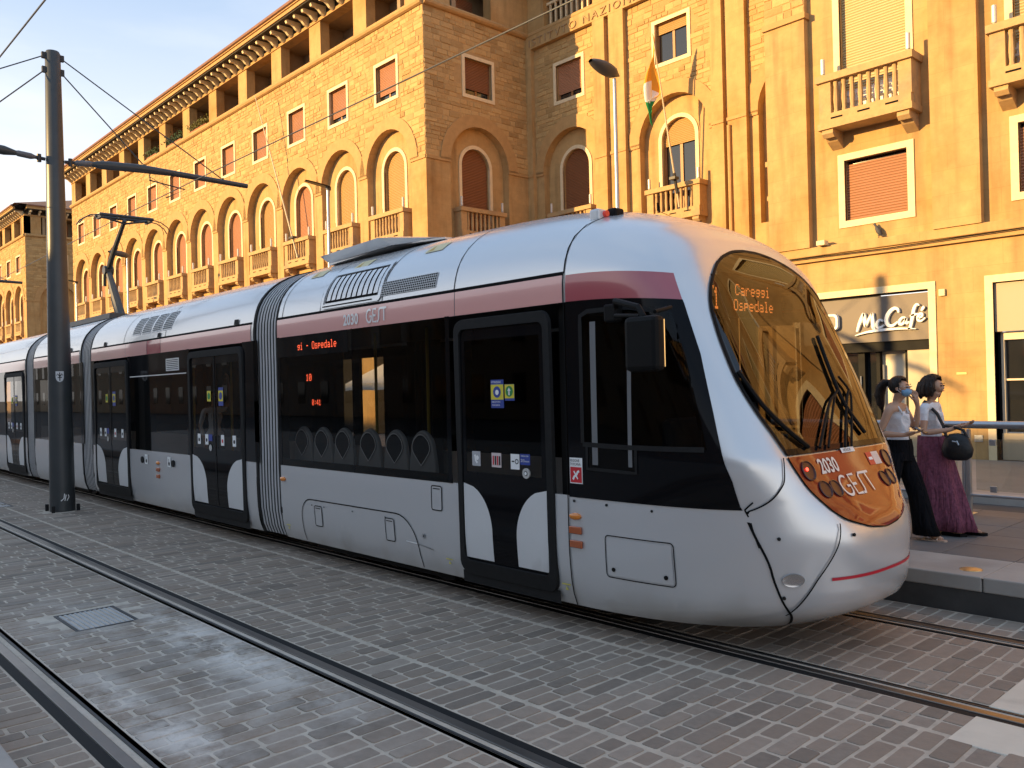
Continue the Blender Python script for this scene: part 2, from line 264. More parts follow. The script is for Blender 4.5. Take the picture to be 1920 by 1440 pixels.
def ribbon(pts, wd):      # 2-D stroke -> quads
    vs = []; k = len(pts)
    for i, p in enumerate(pts):
        a = pts[max(i - 1, 0)]; b = pts[min(i + 1, k - 1)]; dx, dy = b[0] - a[0], b[1] - a[1]; l = math.hypot(dx, dy) or 1
        wi = wd[i] if isinstance(wd, (list, tuple)) else wd
        vs += [(p[0] - dy / l * wi / 2, p[1] + dx / l * wi / 2), (p[0] + dy / l * wi / 2, p[1] - dx / l * wi / 2)]
    return vs, [(2 * i, 2 * i + 1, 2 * i + 3, 2 * i + 2) for i in range(k - 1)]
def arc(cx, cy, r, a0, a1, n=10, ry=None): return [(cx + r * math.cos(math.radians(a0 + (a1 - a0) * i / n)), cy + (ry or r) * math.sin(math.radians(a0 + (a1 - a0) * i / n))) for i in range(n + 1)]
def spline(pts, n=8):
    out = []; P = [pts[0]] + list(pts) + [pts[-1]]
    for i in range(1, len(P) - 2):
        for k in range(n):
            t = k / n; a, b, c, d = P[i - 1], P[i], P[i + 1], P[i + 2]
            out.append(tuple(.5 * (2 * b[j] + (c[j] - a[j]) * t + (2 * a[j] - 5 * b[j] + 4 * c[j] - d[j]) * t * t + (3 * b[j] - a[j] - 3 * c[j] + d[j]) * t ** 3) for j in range(len(b))))
    out.append(tuple(pts[-1])); return out
def project(p):
    d = Vector(p) - CAM; z = d.dot(F_)
    return (960 + 1579.93 * d.dot(RR) / z, 720 - 1579.93 * d.dot(UU) / z, z) if z > .05 else None
# ------------------------------------------------------------------ ground, tracks, platforms
def sheet(name, x0, x1, y0, y1, z, m, nx=1, ny=1):
    b = MB(); b.grid(lambda u, v: (x0 + (x1 - x0) * u, y0 + (y1 - y0) * v, z), nx, ny)
    return b.build(name, m, fix=False)
tag(sheet('ground', -900, 600, -700, 800, -.06, M_ASPH), kind='structure')
TB = tag(sheet('track_paving', -75, 9, .93, 7.2, -.004, M_JOINT), kind='structure')
RAILS = [1.494, 2.929, 5.159, 6.594]           # gauge faces
INN = [1, -1, 1, -1]                           # direction of the gauge side
def rail_band(i): return (RAILS[i] - .135, RAILS[i] + .095) if INN[i] > 0 else (RAILS[i] - .095, RAILS[i] + .135)
RLAB = ['worn steel rail nearest the camera, beside the pale platform edge', 'bright steel rail of the empty track on the side towards the catenary pole',
        'steel rail running out from under the camera side of the tram', 'steel rail under the tram beside the platform kerb']
for i, y in enumerate(RAILS):
    g = INN[i]; e = empty('tram_rail', (0, y, 0)); tag(e, RLAB[i], 'rail', 'tram rails set in the paving')
    b = MB(); xs = [-75, -30, -12, -4, 9]
    b.box(-75, 9, y - g * .068, y, -.006, .004); b.build('rail_head', M_STEEL, e, bevel=.004)
    b = MB(); b.box(-75, 9, y + .001 * g, y + g * .042, -.03, -.022); b.build('groove', M_GAP, e)
    b = MB(); b.box(-75, 9, y + g * .043, y + g * .062, -.02, .001); b.build('guard_lip', M_STEELD, e)
    b = MB(); b.box(-75, 9, y - g * .069, y - g * .134, -.02, -.003); b.build('rubber_filler', M_RUBR, e)
    b = MB(); b.box(-75, 9, y + g * .063, y + g * .094, -.02, -.004); b.build('rubber_filler', M_RUBR, e)
STRIPS = [(.99, rail_band(0)[0]), (rail_band(0)[1], rail_band(1)[0]), (rail_band(1)[1], 3.447), (3.463, 4.667), (4.683, rail_band(2)[0]), (rail_band(2)[1], rail_band(3)[0]), (rail_band(3)[1], 7.19)]
setts = []
GR = (-8.1, -7.42, 2.0, 2.49)       # drain grate
CREAM = (-1.73, 2.2, 4.62, 6.2)      # cream crossing stones
rs = random.Random(3)
for (y0, y1) in STRIPS:
    x = -34.0
    while x < 3.0:
        cw = rs.uniform(.112, .142) * (1.0 if x > -13 else 1.15)
        y = y0 + .004
        first = True
        while y < y1 - .05:
            l = rs.uniform(.17, .36) * (1 if x > -13 else 1.3)
            if first: l *= rs.uniform(.5, 1); first = False
            if y1 - (y + l) < .11: l = y1 - y - .004
            cx, cy = x + cw / 2, y + l / 2
            gp = rs.uniform(.010, .019)
            ok = not (GR[0] - .03 < cx < GR[1] + .03 and GR[2] - .05 < cy < GR[3] + .05)
            if cx > CREAM[0] and 4.6 < cy < 6.62: ok = False
            if (cx + 15.6) ** 2 + (cy - 4.03) ** 2 < .36 ** 2: ok = False
            if ok: setts.append((cx, cy, max(.03, cw - gp), max(.04, l - gp), rs.uniform(-.004, .003), rs.uniform(-.03, .03), rs.random()))
            y += l
        x += cw
def screen_area(s):
    q = project((s[0], s[1], 0))
    if not q or not (-30 < q[0] < 1950 and 0 < q[1] < 1470): return 0
    if s[0] < -2.6 and 4.72 < s[1] < 7.2: return 0
    return s[2] * s[3] / q[2] ** 3
order = sorted(range(len(setts)), key=lambda i: -screen_area(setts[i]))
single = set(order[:300])
def sett_shape(lx, ly, rr, r, dome=.004):      # octagonal worn top, chamfered edge
    hx, hy = lx / 2, ly / 2; c = min(rr, hx * .6, hy * .6); j = lambda: r.uniform(-.1, .1) * c
    o = [(hx - c, -hy), (hx, -hy + c), (hx, hy - c), (hx - c, hy), (-hx + c, hy), (-hx, hy - c), (-hx, -hy + c), (-hx + c, -hy)]
    o = [(a + j(), b_ + j()) for a, b_ in o]; k = .005
    inn = [(a - math.copysign(min(k, abs(a)), a), b_ - math.copysign(min(k, abs(b_)), b_)) for a, b_ in o]
    vs = [(a, b_, -.014) for a, b_ in o] + [(a, b_, 0) for a, b_ in inn]
    fs = [tuple(range(8, 16))] + [(i, (i + 1) % 8, 8 + (i + 1) % 8, 8 + i) for i in range(8)]
    return vs, fs
b = MB(); rv = random.Random(5)
for i, s in enumerate(setts):
    if i in single: continue
    vs, fs = sett_shape(s[2], s[3], .011, rv); c, sn = math.cos(s[5]), math.sin(s[5])
    b.add([(s[0] + x * c - y * sn, s[1] + x * sn + y * c, s[4] + z) for x, y, z in vs], fs, 0, s[6] * .98 + .005)
tag(b.build('paving_setts', M_SETT_A, TB, fix=False), kind='stuff')
VAR = []
for k in range(8):
    m_ = MB(); vs, fs = sett_shape(.115, .25, .008 + .008 * rv.random(), rv); m_.add(vs, fs); VAR.append(m_.mesh('paving_sett', M_SETT_S, fix=False))
for n_, i in enumerate(order[:300]):
    s = setts[i]; inst(VAR[n_ % 8], 'paving_sett', TB, Matrix.Translation((s[0], s[1], s[4])) @ Matrix.Rotation(s[5], 4, 'Z') @ Matrix.Diagonal((s[2] / .115, s[3] / .25, 1, 1)))
# cream crossing stones between and beside the rails
for (x0, x1, y0, y1) in ((-1.73, -1.1, 4.62, 5.05), (-1.09, -.4, 4.62, 5.05), (-1.73, -1.15, 5.24, 5.85), (-1.14, -.4, 5.24, 5.85), (-1.73, -1.2, 5.86, 6.50), (-1.19, -.4, 5.86, 6.50)):
    b = MB(); b.box(x0, x1 - .008, y0, y1 - .008, -.02, .002); b.build('crossing_stone', M_LIGHTP, TB, bevel=.006)
# drain grates
def grate(x0, x1, y0, y1, label):
    e = empty('drain_grate', ((x0 + x1) / 2, (y0 + y1) / 2, 0)); tag(e, label, 'drain grate', 'cast iron drain grates')
    b = MB(); t = .025
    for (a, c, d, f) in ((x0, x1, y0, y0 + t), (x0, x1, y1 - t, y1), (x0, x0 + t, y0 + t, y1 - t), (x1 - t, x1, y0 + t, y1 - t)): b.box(a, c, d, f, -.02, .002)
    b.build('frame', M_STEELD, e)
    b = MB(); b.box(x0 + t, x1 - t, y0 + t, y1 - t, -.02, -.012); b.build('pit', M_GAP, e)
    n = 11
    for k in range(n):
        yy = y0 + t + (y1 - y0 - 2 * t) * (k + .25) / n
        b = MB(); b.box(x0 + t, x1 - t, yy, yy + (y1 - y0 - 2 * t) / n * .45, -.012, .001); b.build('bar', mat('worn_iron', (.42, .42, .42), .5, metal=.3, var=(9, .2)), e)
grate(*GR, 'slotted iron drain grate between the rails of the empty track')
grate(-17.9, -17.0, 3.1, 3.6, 'small dark drain grate in the setts beyond the catenary pole')
# tram stop platform
PL = tag(sheet('platform', -48, 9, 7.2, 10.9, .292, M_JOINT), kind='structure')
b = MB(); b.box(-48, 9, 7.235, 10.9, -.05, .285); b.build('platform_base', M_CONC, PL)
x = -12.0
while x < 6:
    b = MB(); b.box(x + .004, x + 1.196, 7.2, 7.98, .18, .300); b.build('kerb_stone', M_CONC, PL, bevel=.012); x += 1.2
b = MB(); b.box(-48, -12.0, 7.2, 7.98, .18, .300); b.build('kerb_strip', M_CONC, PL)
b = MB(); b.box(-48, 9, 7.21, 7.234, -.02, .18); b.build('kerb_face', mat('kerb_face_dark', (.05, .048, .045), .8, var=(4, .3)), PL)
rs = random.Random(11); x = -7.2
while x < 1.5:
    y = 7.99
    while y < 10.8:
        b = MB(); b.box(x + .004, x + .596, y + .004, min(y + .6, 10.89) - .004, .28, .298 + rs.uniform(0, .0015)); b.build('paving_slab', M_SLAB, PL, bevel=.004); y += .6
    x += .6
b = MB(); b.box(-48, -7.2, 7.99, 10.9, .28, .297); b.box(1.8, 9, 7.99, 10.9, .28, .297); b.build('paving_field', M_SLAB, PL)
for k, xx in enumerate((-2.56, -.16)):
    o = MB(); o.lathe([(.085, 0), (.083, .006), (.06, .011), (0.02, .012)], (xx, 7.44, .3), 20); o = o.build('kerb_marker', mat('brass_marker', (.55, .40, .20), .35, metal=.7, var=(20, .2)), smooth=True)
    tag(o, 'round brass marker set in the platform kerb' if k == 0 else 'round brass marker further along the kerb, past the railing post', 'kerb marker', 'brass markers in the platform kerb')
# platform the camera stands on
NP = tag(sheet('near_platform', -40, 9, -8, .86, .25, M_CONC), kind='structure')
x = -12.0
while x < 2:
    b = MB(); b.box(x + .004, x + 1.196, .40, .905, .05, .256); b.build('kerb_stone', M_CONC, NP, bevel=.01); x += 1.2
b = MB(); b.box(-40, -12, .40, .905, .05, .256); b.box(-40, 9, -8, .39, -.05, .245); b.build('kerb_strip', M_CONC, NP)
# road and pavement before the building
tag(sheet('road', -200, 60, 10.9, 13.5, .02, M_ASPH), kind='structure')
PV = tag(sheet('pavement', -200, 60, 13.5, 19.6, .15, mat('pavement_stone', (.30, .27, .23), .85, var=(1.5, .15), bump=(30, .3, .004))), kind='structure')
b = MB(); b.box(-200, 60, 13.38, 13.62, -.02, .156); b.build('pavement_kerb', M_CONC, PV, bevel=.015)
tag(sheet('back_pavement', -45, -6, 19.6, 30, .148, M_CONC), kind='structure')
# ------------------------------------------------------------------ railing on the platform
rl = empty('platform_railing', (-3.62, 10.47, .3)); tag(rl, 'grey tube railing with glass panels along the back of the platform', 'railing')
PX = [-3.62 + 2.0 * k for k in range(-5, 4)]
b = MB(); b.tube([(PX[0] - .1, 10.47, 1.33), (PX[-1] + .3, 10.47, 1.33)], .045, 14); b.build('handrail', M_GALV, rl, smooth=True)
b = MB(); b.tube([(PX[0] - .1, 10.47, .52), (PX[-1] + .3, 10.47, .52)], .018, 10); b.build('bottom_rail', M_GALV, rl, smooth=True)
for k, x in enumerate(PX):
    b = MB(); b.box(x - .045, x - .012, 10.44, 10.50, .3, 1.28); b.box(x + .012, x + .045, 10.44, 10.50, .3, 1.28); b.box(x - .012, x + .012, 10.45, 10.49, .3, 1.25); b.box(x - .08, x + .08, 10.39, 10.55, .298, .312); b.build('post', M_GALV, rl, bevel=.006)
    if k + 1 < len(PX):
        b = MB(); b.box(x + .10, x + 1.90, 10.464, 10.472, .58, 1.17); b.build('glass_panel', G_CLR, rl)
        for xx in (x + .28, x + 1.72):
            for zz in (.60, 1.13):
                b = MB(); b.box(xx - .035, xx + .035, 10.45, 10.486, zz - .035, zz + .035); b.build('glass_clamp', M_GALV, rl, bevel=.006)
# ------------------------------------------------------------------ buildings
class Fr:      # facade frame: u along the wall, d into the wall, z up
    def __init__(s, O, U, D): s.O = Vector(O); s.U = Vector(U); s.D = Vector(D)
    def p(s, u, d, z): return s.O + s.U * u + s.D * d + Vector((0, 0, z))
    def m(s, u=0, z=0, d=0):
        M = Matrix.Identity(4)
        for i in range(3): M[i][0] = s.U[i]; M[i][1] = s.D[i]; M[i][2] = (0, 0, 1)[i]
        M.translation = s.p(u, d, z); return M
NA = 16
def rect(mb, fr, d, u0, u1, z0, z1, m=0):
    if u1 - u0 > 1e-4 and z1 - z0 > 1e-4: mb.poly([fr.p(u0, d, z0), fr.p(u1, d, z0), fr.p(u1, d, z1), fr.p(u0, d, z1)], m)
def fbox(mb, fr, u0, u1, d0, d1, z0, z1, m=0):
    P = [fr.p(u, d, z) for z in (z0, z1) for (u, d) in ((u0, d0), (u1, d0), (u1, d1), (u0, d1))]
    mb.add(P, [(0, 3, 2, 1), (4, 5, 6, 7), (0, 1, 5, 4), (1, 2, 6, 5), (2, 3, 7, 6), (3, 0, 4, 7)], m)
def arch_pts(cu, r, zc, n=NA): return [(cu + r * math.cos(math.pi * i / n), zc + r * math.sin(math.pi * i / n)) for i in range(n + 1)]
def arch_panel(mb, fr, d, u0, u1, z0, z1, cu, r, zc, zb, mlow=0, mhigh=0):
    rect(mb, fr, d, u0, u1, z0, zb, mlow); rect(mb, fr, d, u0, cu - r, zb, zc, mlow); rect(mb, fr, d, cu + r, u1, zb, zc, mlow)
    rect(mb, fr, d, u0, cu - r, zc, z1, mhigh); rect(mb, fr, d, cu + r, u1, zc, z1, mhigh)
    a = arch_pts(cu, r, zc)
    for (p, q) in zip(a, a[1:]): mb.poly([fr.p(q[0], d, q[1]), fr.p(p[0], d, p[1]), fr.p(p[0], d, z1), fr.p(q[0], d, z1)], mhigh)
def arch_reveal(mb, fr, d0, d1, cu, r, zc, zb, m=0, bottom=True):
    a = [(cu + r, zb)] + arch_pts(cu, r, zc) + [(cu - r, zb)]
    if bottom: a.append(a[0])
    for p, q in zip(a, a[1:]): mb.poly([fr.p(p[0], d0, p[1]), fr.p(q[0], d0, q[1]), fr.p(q[0], d1, q[1]), fr.p(p[0], d1, p[1])], m)
def holed(mb, fr, d, u0, u1, z0, z1, a, b, c, e, m=0, depth=0):
    rect(mb, fr, d, u0, a, z0, z1, m); rect(mb, fr, d, b, u1, z0, z1, m); rect(mb, fr, d, a, b, z0, c, m); rect(mb, fr, d, a, b, e, z1, m)
    if depth:
        for (p, q) in (((a, c), (b, c)), ((b, c), (b, e)), ((b, e), (a, e)), ((a, e), (a, c))):
            mb.poly([fr.p(p[0], d, p[1]), fr.p(q[0], d, q[1]), fr.p(q[0], d + depth, q[1]), fr.p(p[0], d + depth, p[1])], m)
ID = Fr((0, 0, 0), (1, 0, 0), (0, 1, 0))
def ring_mesh(name, mt, ro, ri, zb, zc, d0, d1, bevel=0):
    mb = MB(); A = [(ro, zb)] + arch_pts(0, ro, zc) + [(-ro, zb)]; B = [(ri, zb)] + arch_pts(0, ri, zc) + [(-ri, zb)]
    n = len(A); vs = [(p[0], d0, p[1]) for p in A] + [(p[0], d0, p[1]) for p in B] + [(p[0], d1, p[1]) for p in A] + [(p[0], d1, p[1]) for p in B]; fs = []
    for i in range(n - 1):
        fs += [(i, i + 1, n + i + 1, n + i), (i, 2 * n + i, 2 * n + i + 1, i + 1), (n + i, n + i + 1, 3 * n + i + 1, 3 * n + i)]
    mb.add(vs, fs); return mb.mesh(name, mt)
def slab_arch(name, mt, r, zb, zc, d):
    mb = MB(); pts = [(r, zb)] + arch_pts(0, r, zc) + [(-r, zb)]; mb.poly([(x, d, z) for x, z in pts]); return mb.mesh(name, mt, fix=False)
def rframe_mesh(name, mt, w, z0, z1, t, d0, d1):
    mb = MB(); h = w / 2
    for (a, b_, c, e) in ((-h, h, z0, z0 + t), (-h, h, z1 - t, z1), (-h, -h + t, z0 + t, z1 - t), (h - t, h, z0 + t, z1 - t)): fbox(mb, ID, a, b_, d0, d1, c, e)
    return mb.mesh(name, mt)
def boxes_mesh(name, mt, L):
    mb = MB()
    for a in L: fbox(mb, ID, *a)
    return mb.mesh(name, mt)
ZC = 10.6
ME = dict(
    aframe=ring_mesh('arched_window', M_FRAME, .86, .72, 7.85, ZC, .26, .36), aring=ring_mesh('arch_ring', M_TRIM, 1.98, 1.5, ZC + .06, ZC, -.05, .0),
    wframe=rframe_mesh('window', M_FRAME, 1.66, 13.17, 14.87, .135, -.035, .05),
    pane=boxes_mesh('pane', M_WGL, [(-.69, .69, .19, .20, 13.31, 14.73)]), wood=boxes_mesh('casement', M_WOOD, [(-.05, .05, .165, .19, 13.3, 14.74), (-.69, -.63, .165, .19, 13.3, 14.74), (.63, .69, .165, .19, 13.3, 14.74), (-.63, -.05, .165, .19, 13.3, 13.37), (.05, .63, .165, .19, 13.3, 13.37)]),
    apane=slab_arch('pane', M_WGL, .74, 7.8, ZC, .50), awood=boxes_mesh('casement', M_WOOD, [(-.06, .06, .46, .49, 7.8, ZC + .4), (-.72, -.65, .46, .49, 7.8, ZC), (.65, .72, .46, .49, 7.8, ZC)]))
for k, mm in (('r', M_SHR), ('o', M_SHO), ('b', M_SHB)):
    ME['sh' + k] = boxes_mesh('shutter', mm, [(-.70, .70, .13, .15, 13.30, 14.74)]); ME['shp' + k] = boxes_mesh('shutter', mm, [(-.70, .70, .13, .15, 13.58, 14.74)]); ME['sht' + k] = boxes_mesh('shutter', mm, [(-.70, .70, .13, .15, 14.38, 14.74)])
    ME['ash' + k] = slab_arch('shutter', mm, .74, 7.8, ZC, .44); ME['asht' + k] = slab_arch('shutter', mm, .74, 10.42, ZC, .43)
# balcony: parts in local coordinates, front face at d = -proj
def balcony_meshes(proj, back, w=2.30):
    h = w / 2; f = -proj; mb = MB()
    fbox(mb, ID, -h, h, f - .04, back, 7.62, 7.76); fbox(mb, ID, -h + .03, h - .03, f, f + .16, 7.76, 7.97)
    fbox(mb, ID, -h - .03, h + .03, f - .05, f + .20, 8.70, 8.86); fbox(mb, ID, -h + .02, -h + .30, f + .02, f + .16, 7.97, 8.70); fbox(mb, ID, h - .30, h - .02, f + .02, f + .16, 7.97, 8.70)
    for s in (-1, 1):
        a, b_ = sorted((s * (h - .02), s * (h - .16))); fbox(mb, ID, a, b_, f + .16, back, 7.76, 8.70); fbox(mb, ID, min(s * (h + .03), s * (h - .18)), max(s * (h + .03), s * (h - .18)), f + .20, back, 8.70, 8.86)
        prof = [(back, 7.62), (f + .02, 7.62), (f, 7.52), (f + .08, 7.44), (f + .18, 7.46), (f + .26, 7.38), (back, 7.24)]
        a, b_ = sorted((s * (h - .08), s * (h - .34))); mb.prism([(a, d, z) for d, z in prof], (b_ - a, 0, 0))
    body = mb.mesh('balcony', M_BAL); sl = MB()
    for u in (-.62, 0, .62): fbox(sl, ID, u - .14, u + .14, f - .003, f + .05, 7.83, 7.87)
    slot = sl.mesh('drain_slot', M_GAP); bal = []
    n = 8; gap = (w - .6) / n
    m_ = MB(); m_.lathe([(.055, 0), (.055, .06), (.045, .08), (.062, .30), (.045, .6), (.055, .66), (.055, .73)], (0, f + .09, 7.97), 8); bm_ = m_.mesh('baluster', M_BAL, smooth=True)
    us = [-(w - .6) / 2 + gap * (i + .5) for i in range(n)]
    lm = MB(); lm.lathe([(.03, 0), (.075, .012), (.03, .05), (.05, .06), (.05, .40), (.03, .41)], (0, f + .08, 8.86), 10); lamp = lm.mesh('balcony_lamp', mat('lamp_tube', (.60, .56, .50), .35, metal=.2), smooth=True)
    return body, slot, bm_, us, lamp, h
BALC = {False: balcony_meshes(.16, .30), True: balcony_meshes(.52, .0, 2.12)}
def add_balcony(bld, fr, u, deep=False, lamps=True, z=0):
    body, slot, bm_, us, lamp, h = BALC[deep]; o = inst(body, 'balcony', bld, fr.m(u, z)); inst(slot, 'drain_slot', o)
    for x in us: inst(bm_, 'baluster', o, Matrix.Translation((x, 0, 0)))
    if lamps:
        for s in (-1, 1): inst(lamp, 'balcony_lamp', o, Matrix.Translation((s * (h - .1), 0, 0)))
    return o
def add_window(bld, fr, u, mode, z=0):
    o = inst(ME['wframe'], 'window', bld, fr.m(u, z)); inst(ME['pane'], 'pane', o)
    if mode[0] == 'open': inst(ME['wood'], 'casement', o); inst(ME['sht' + mode[1]], 'shutter', o)
    elif mode[0] == 'part': inst(ME['wood'], 'casement', o); inst(ME['shp' + mode[1]], 'shutter', o)
    else: inst(ME['sh' + mode[1]], 'shutter', o)
    return o
def add_arched(bld, fr, u, mode):
    o = inst(ME['aframe'], 'arched_window', bld, fr.m(u)); inst(ME['apane'], 'pane', o)
    if mode[0] == 'open': inst(ME['awood'], 'casement', o); inst(ME['asht' + mode[1]], 'shutter', o)
    else: inst(ME['ash' + mode[1]], 'shutter', o)
    inst(ME['aring'], 'arch_ring', bld, fr.m(u)); return o
STONES = {}
def rubble(bld, fr, u0, u1, z0, z1, excl, seed):
    r = random.Random(seed); z = z0; L = STONES.setdefault(bld.name, (bld, []))[1]
    while z < z1 - .04:
        h = r.uniform(.13, .25)
        if z1 - (z + h) < .09: h = z1 - z
        u = u0
        while u < u1 - .03:
            l = r.uniform(.18, .62)
            if u1 - (u + l) < .13: l = u1 - u
            cu, cz = u + l / 2, z + h / 2
            if not any(e(cu, cz, l / 2, h / 2) for e in excl): L.append((fr, cu, cz, l - .02, h - .018, r.uniform(.005, .026), r.random()))
            u += l
        z += h
def ex_rect(u, hw, z0, z1): return lambda cu, cz, a, b_: abs(cu - u) < hw + a * .75 and z0 - b_ * .75 < cz < z1 + b_ * .75
def ex_arch(u, r): return lambda cu, cz, a, b_: math.hypot(cu - u, cz - ZC) < r
STV = []
rv = random.Random(21)
for k in range(7):
    m_ = MB(); j = lambda: rv.uniform(-.03, .03)
    vs = [(-.5, 0, -.5), (.5, 0, -.5), (.5, 0, .5), (-.5, 0, .5)] + [((-.5 + .05) + j(), -1 + j() * 4, -.5 + .09 + j()), (.5 - .05 + j(), -1 + j() * 4, -.5 + .09 + j()), (.5 - .05 + j(), -1 + j() * 4, .5 - .09 + j()), (-.5 + .05 + j(), -1 + j() * 4, .5 - .09 + j())]
    m_.add(vs, [(4, 5, 6, 7), (0, 1, 5, 4), (1, 2, 6, 5), (2, 3, 7, 6), (3, 0, 4, 7)]); STV.append((vs, m_.mesh('wall_stone', M_RUB_S, fix=False)))
SF = [(4, 5, 6, 7), (0, 1, 5, 4), (1, 2, 6, 5), (2, 3, 7, 6), (3, 0, 4, 7)]
def finish_stones(limit=300):
    for nm, (bld, L) in STONES.items():
        def area(s):
            q = project(s[0].p(s[1], 0, s[2]))
            if not q or not (0 < q[0] < 1920 and -5 < q[1] < 640): return 0
            return s[3] * s[4] / q[2] ** 2 * (1 if abs(s[0].U.y) < .5 else .9)
        order = sorted(range(len(L)), key=lambda i: -area(L[i])); b = MB()
        for n_, i in enumerate(order):
            fr, cu, cz, l, h, pr, t = L[i]; vs, me = STV[i % 7]
            if n_ < limit and area(L[i]) > 0: inst(me, 'wall_stone', bld, fr.m(cu, cz) @ Matrix.Diagonal((l, pr, h, 1)))
            else: b.add([fr.p(cu + x * l, y * pr, cz + z * h) for x, y, z in vs], SF, 0, t * .98 + .005)
        if b.v: tag(b.build('wall_stones', M_RUB_A, bld, fix=False), kind='stuff')
LOGB = boxes_mesh('loggia_shutter', M_SHR, [(-.05, 1.25, 1.36, 1.40, 16.55, 17.75)]); LOGB2 = boxes_mesh('loggia_shutter', M_SHO, [(-.15, 1.25, 1.36, 1.40, 16.55, 17.85)]); LOGB3 = boxes_mesh('loggia_window', M_WGL, [(-.1, 1.2, 1.36, 1.40, 16.55, 17.8)])
mo = MB(); mo.prism([(-.07, d, z) for d, z in ((0, 18.5), (-.70, 18.5), (-.74, 18.44), (-.70, 18.34), (-.50, 18.35), (-.36, 18.28), (-.24, 18.16), (-.10, 18.10), (0, 18.12))], (.14, 0, 0)); MOD = mo.mesh('modillion', M_FRAME)
def top_floor(bld, fr, ua, ub, cens, depth=1.4, ow=1.32, roof_back=7.0, modes=None, bars=False, cap=True, roof=True):
    """string course, loggia with piers, bracketed eaves and roof between ua and ub"""
    b = MB(); n = max(2, int((ub - ua) / .6)); b.tube([fr.p(ua + (ub - ua) * i / n, -.03, 16.37) for i in range(n + 1)], .14, 10); b.build('string_course', M_TRIM, bld, smooth=True)
    b = MB(); edges = []
    for c in cens: edges += [c - ow, c + ow]
    edges = [ua] + edges + [ub]
    for i in range(0, len(edges), 2): fbox(b, fr, edges[i], edges[i + 1], 0, .45, 16.5, 18.06)
    li = MB()
    for i in range(2, len(edges) - 2, 2): fbox(li, fr, (edges[i] + edges[i + 1]) / 2 - .10, (edges[i] + edges[i + 1]) / 2 + .10, .45, depth, 16.5, 18.06)
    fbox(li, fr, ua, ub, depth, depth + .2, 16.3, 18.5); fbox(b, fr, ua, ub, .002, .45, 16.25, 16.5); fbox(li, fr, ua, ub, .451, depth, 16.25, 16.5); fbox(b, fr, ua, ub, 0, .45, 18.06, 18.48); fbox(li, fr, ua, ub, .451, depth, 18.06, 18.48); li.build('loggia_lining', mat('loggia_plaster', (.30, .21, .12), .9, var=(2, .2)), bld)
    b.build('loggia', M_ASH, bld)
    b = MB(); fbox(b, fr, ua, ub, -.05, -.001, 18.06, 18.20); b.build('lintel_band', M_TRIM, bld)
    b = MB(); fbox(b, fr, ua, ub, -.012, -.001, 18.202, 18.50); b.build('frieze_board', M_EAVE, bld)  # dark strip painted in for the shade between the brackets
    if cap:
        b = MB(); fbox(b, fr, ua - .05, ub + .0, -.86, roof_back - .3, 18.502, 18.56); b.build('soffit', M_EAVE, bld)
        b = MB(); fbox(b, fr, ua - .05, ub, -.92, -.75, 18.562, 18.72); fbox(b, fr, ua - .05, ub, -.98, -.80, 18.722, 18.80); b.build('cornice', M_TRIM, bld)
        b = MB(); n = max(2, int((ub - ua) / .6)); b.tube([fr.p(ua + (ub - ua) * i / n, -1.0, 18.86) for i in range(n + 1)], .085, 8); b.build('gutter', mat('copper_gutter', (.26, .13, .08), .5, metal=.3, var=(3, .2)), bld, smooth=True)
        b = MB()
        if roof: b.poly([fr.p(ua - .1, -.98, 18.9), fr.p(ub, -.98, 18.9), fr.p(ub, roof_back, 20.9), fr.p(ua - .1, roof_back, 20.9)]); b.poly([fr.p(ua - .1, -.98, 18.8), fr.p(ub, -.98, 18.8), fr.p(ub, roof_back, 20.8), fr.p(ua - .1, roof_back, 20.8)]); b.build('roof', M_TILE, bld)
        k = int((ub - ua) / .72)
        for i in range(k): inst(MOD, 'modillion', bld, fr.m(ua + .36 + (ub - ua - .72) * i / (k - 1)))
    for i, c in enumerate(cens):
        mm = (modes or {}).get(i, i % 3); inst((LOGB, LOGB2, LOGB3)[mm], ('loggia_shutter', 'loggia_shutter', 'loggia_window')[mm], bld, fr.m(c))
        if bars:
            for k in range(9): bb = MB(); fbox(bb, fr, c - ow + .15 + k * .29, c - ow + .22 + k * .29, .2, .28, 16.5, 17.45); bb.build('railing_bar', M_FRAME, bld)
            bb = MB(); fbox(bb, fr, c - ow, c + ow, .18, .30, 17.45, 17.55); bb.build('railing_rail', M_FRAME, bld)
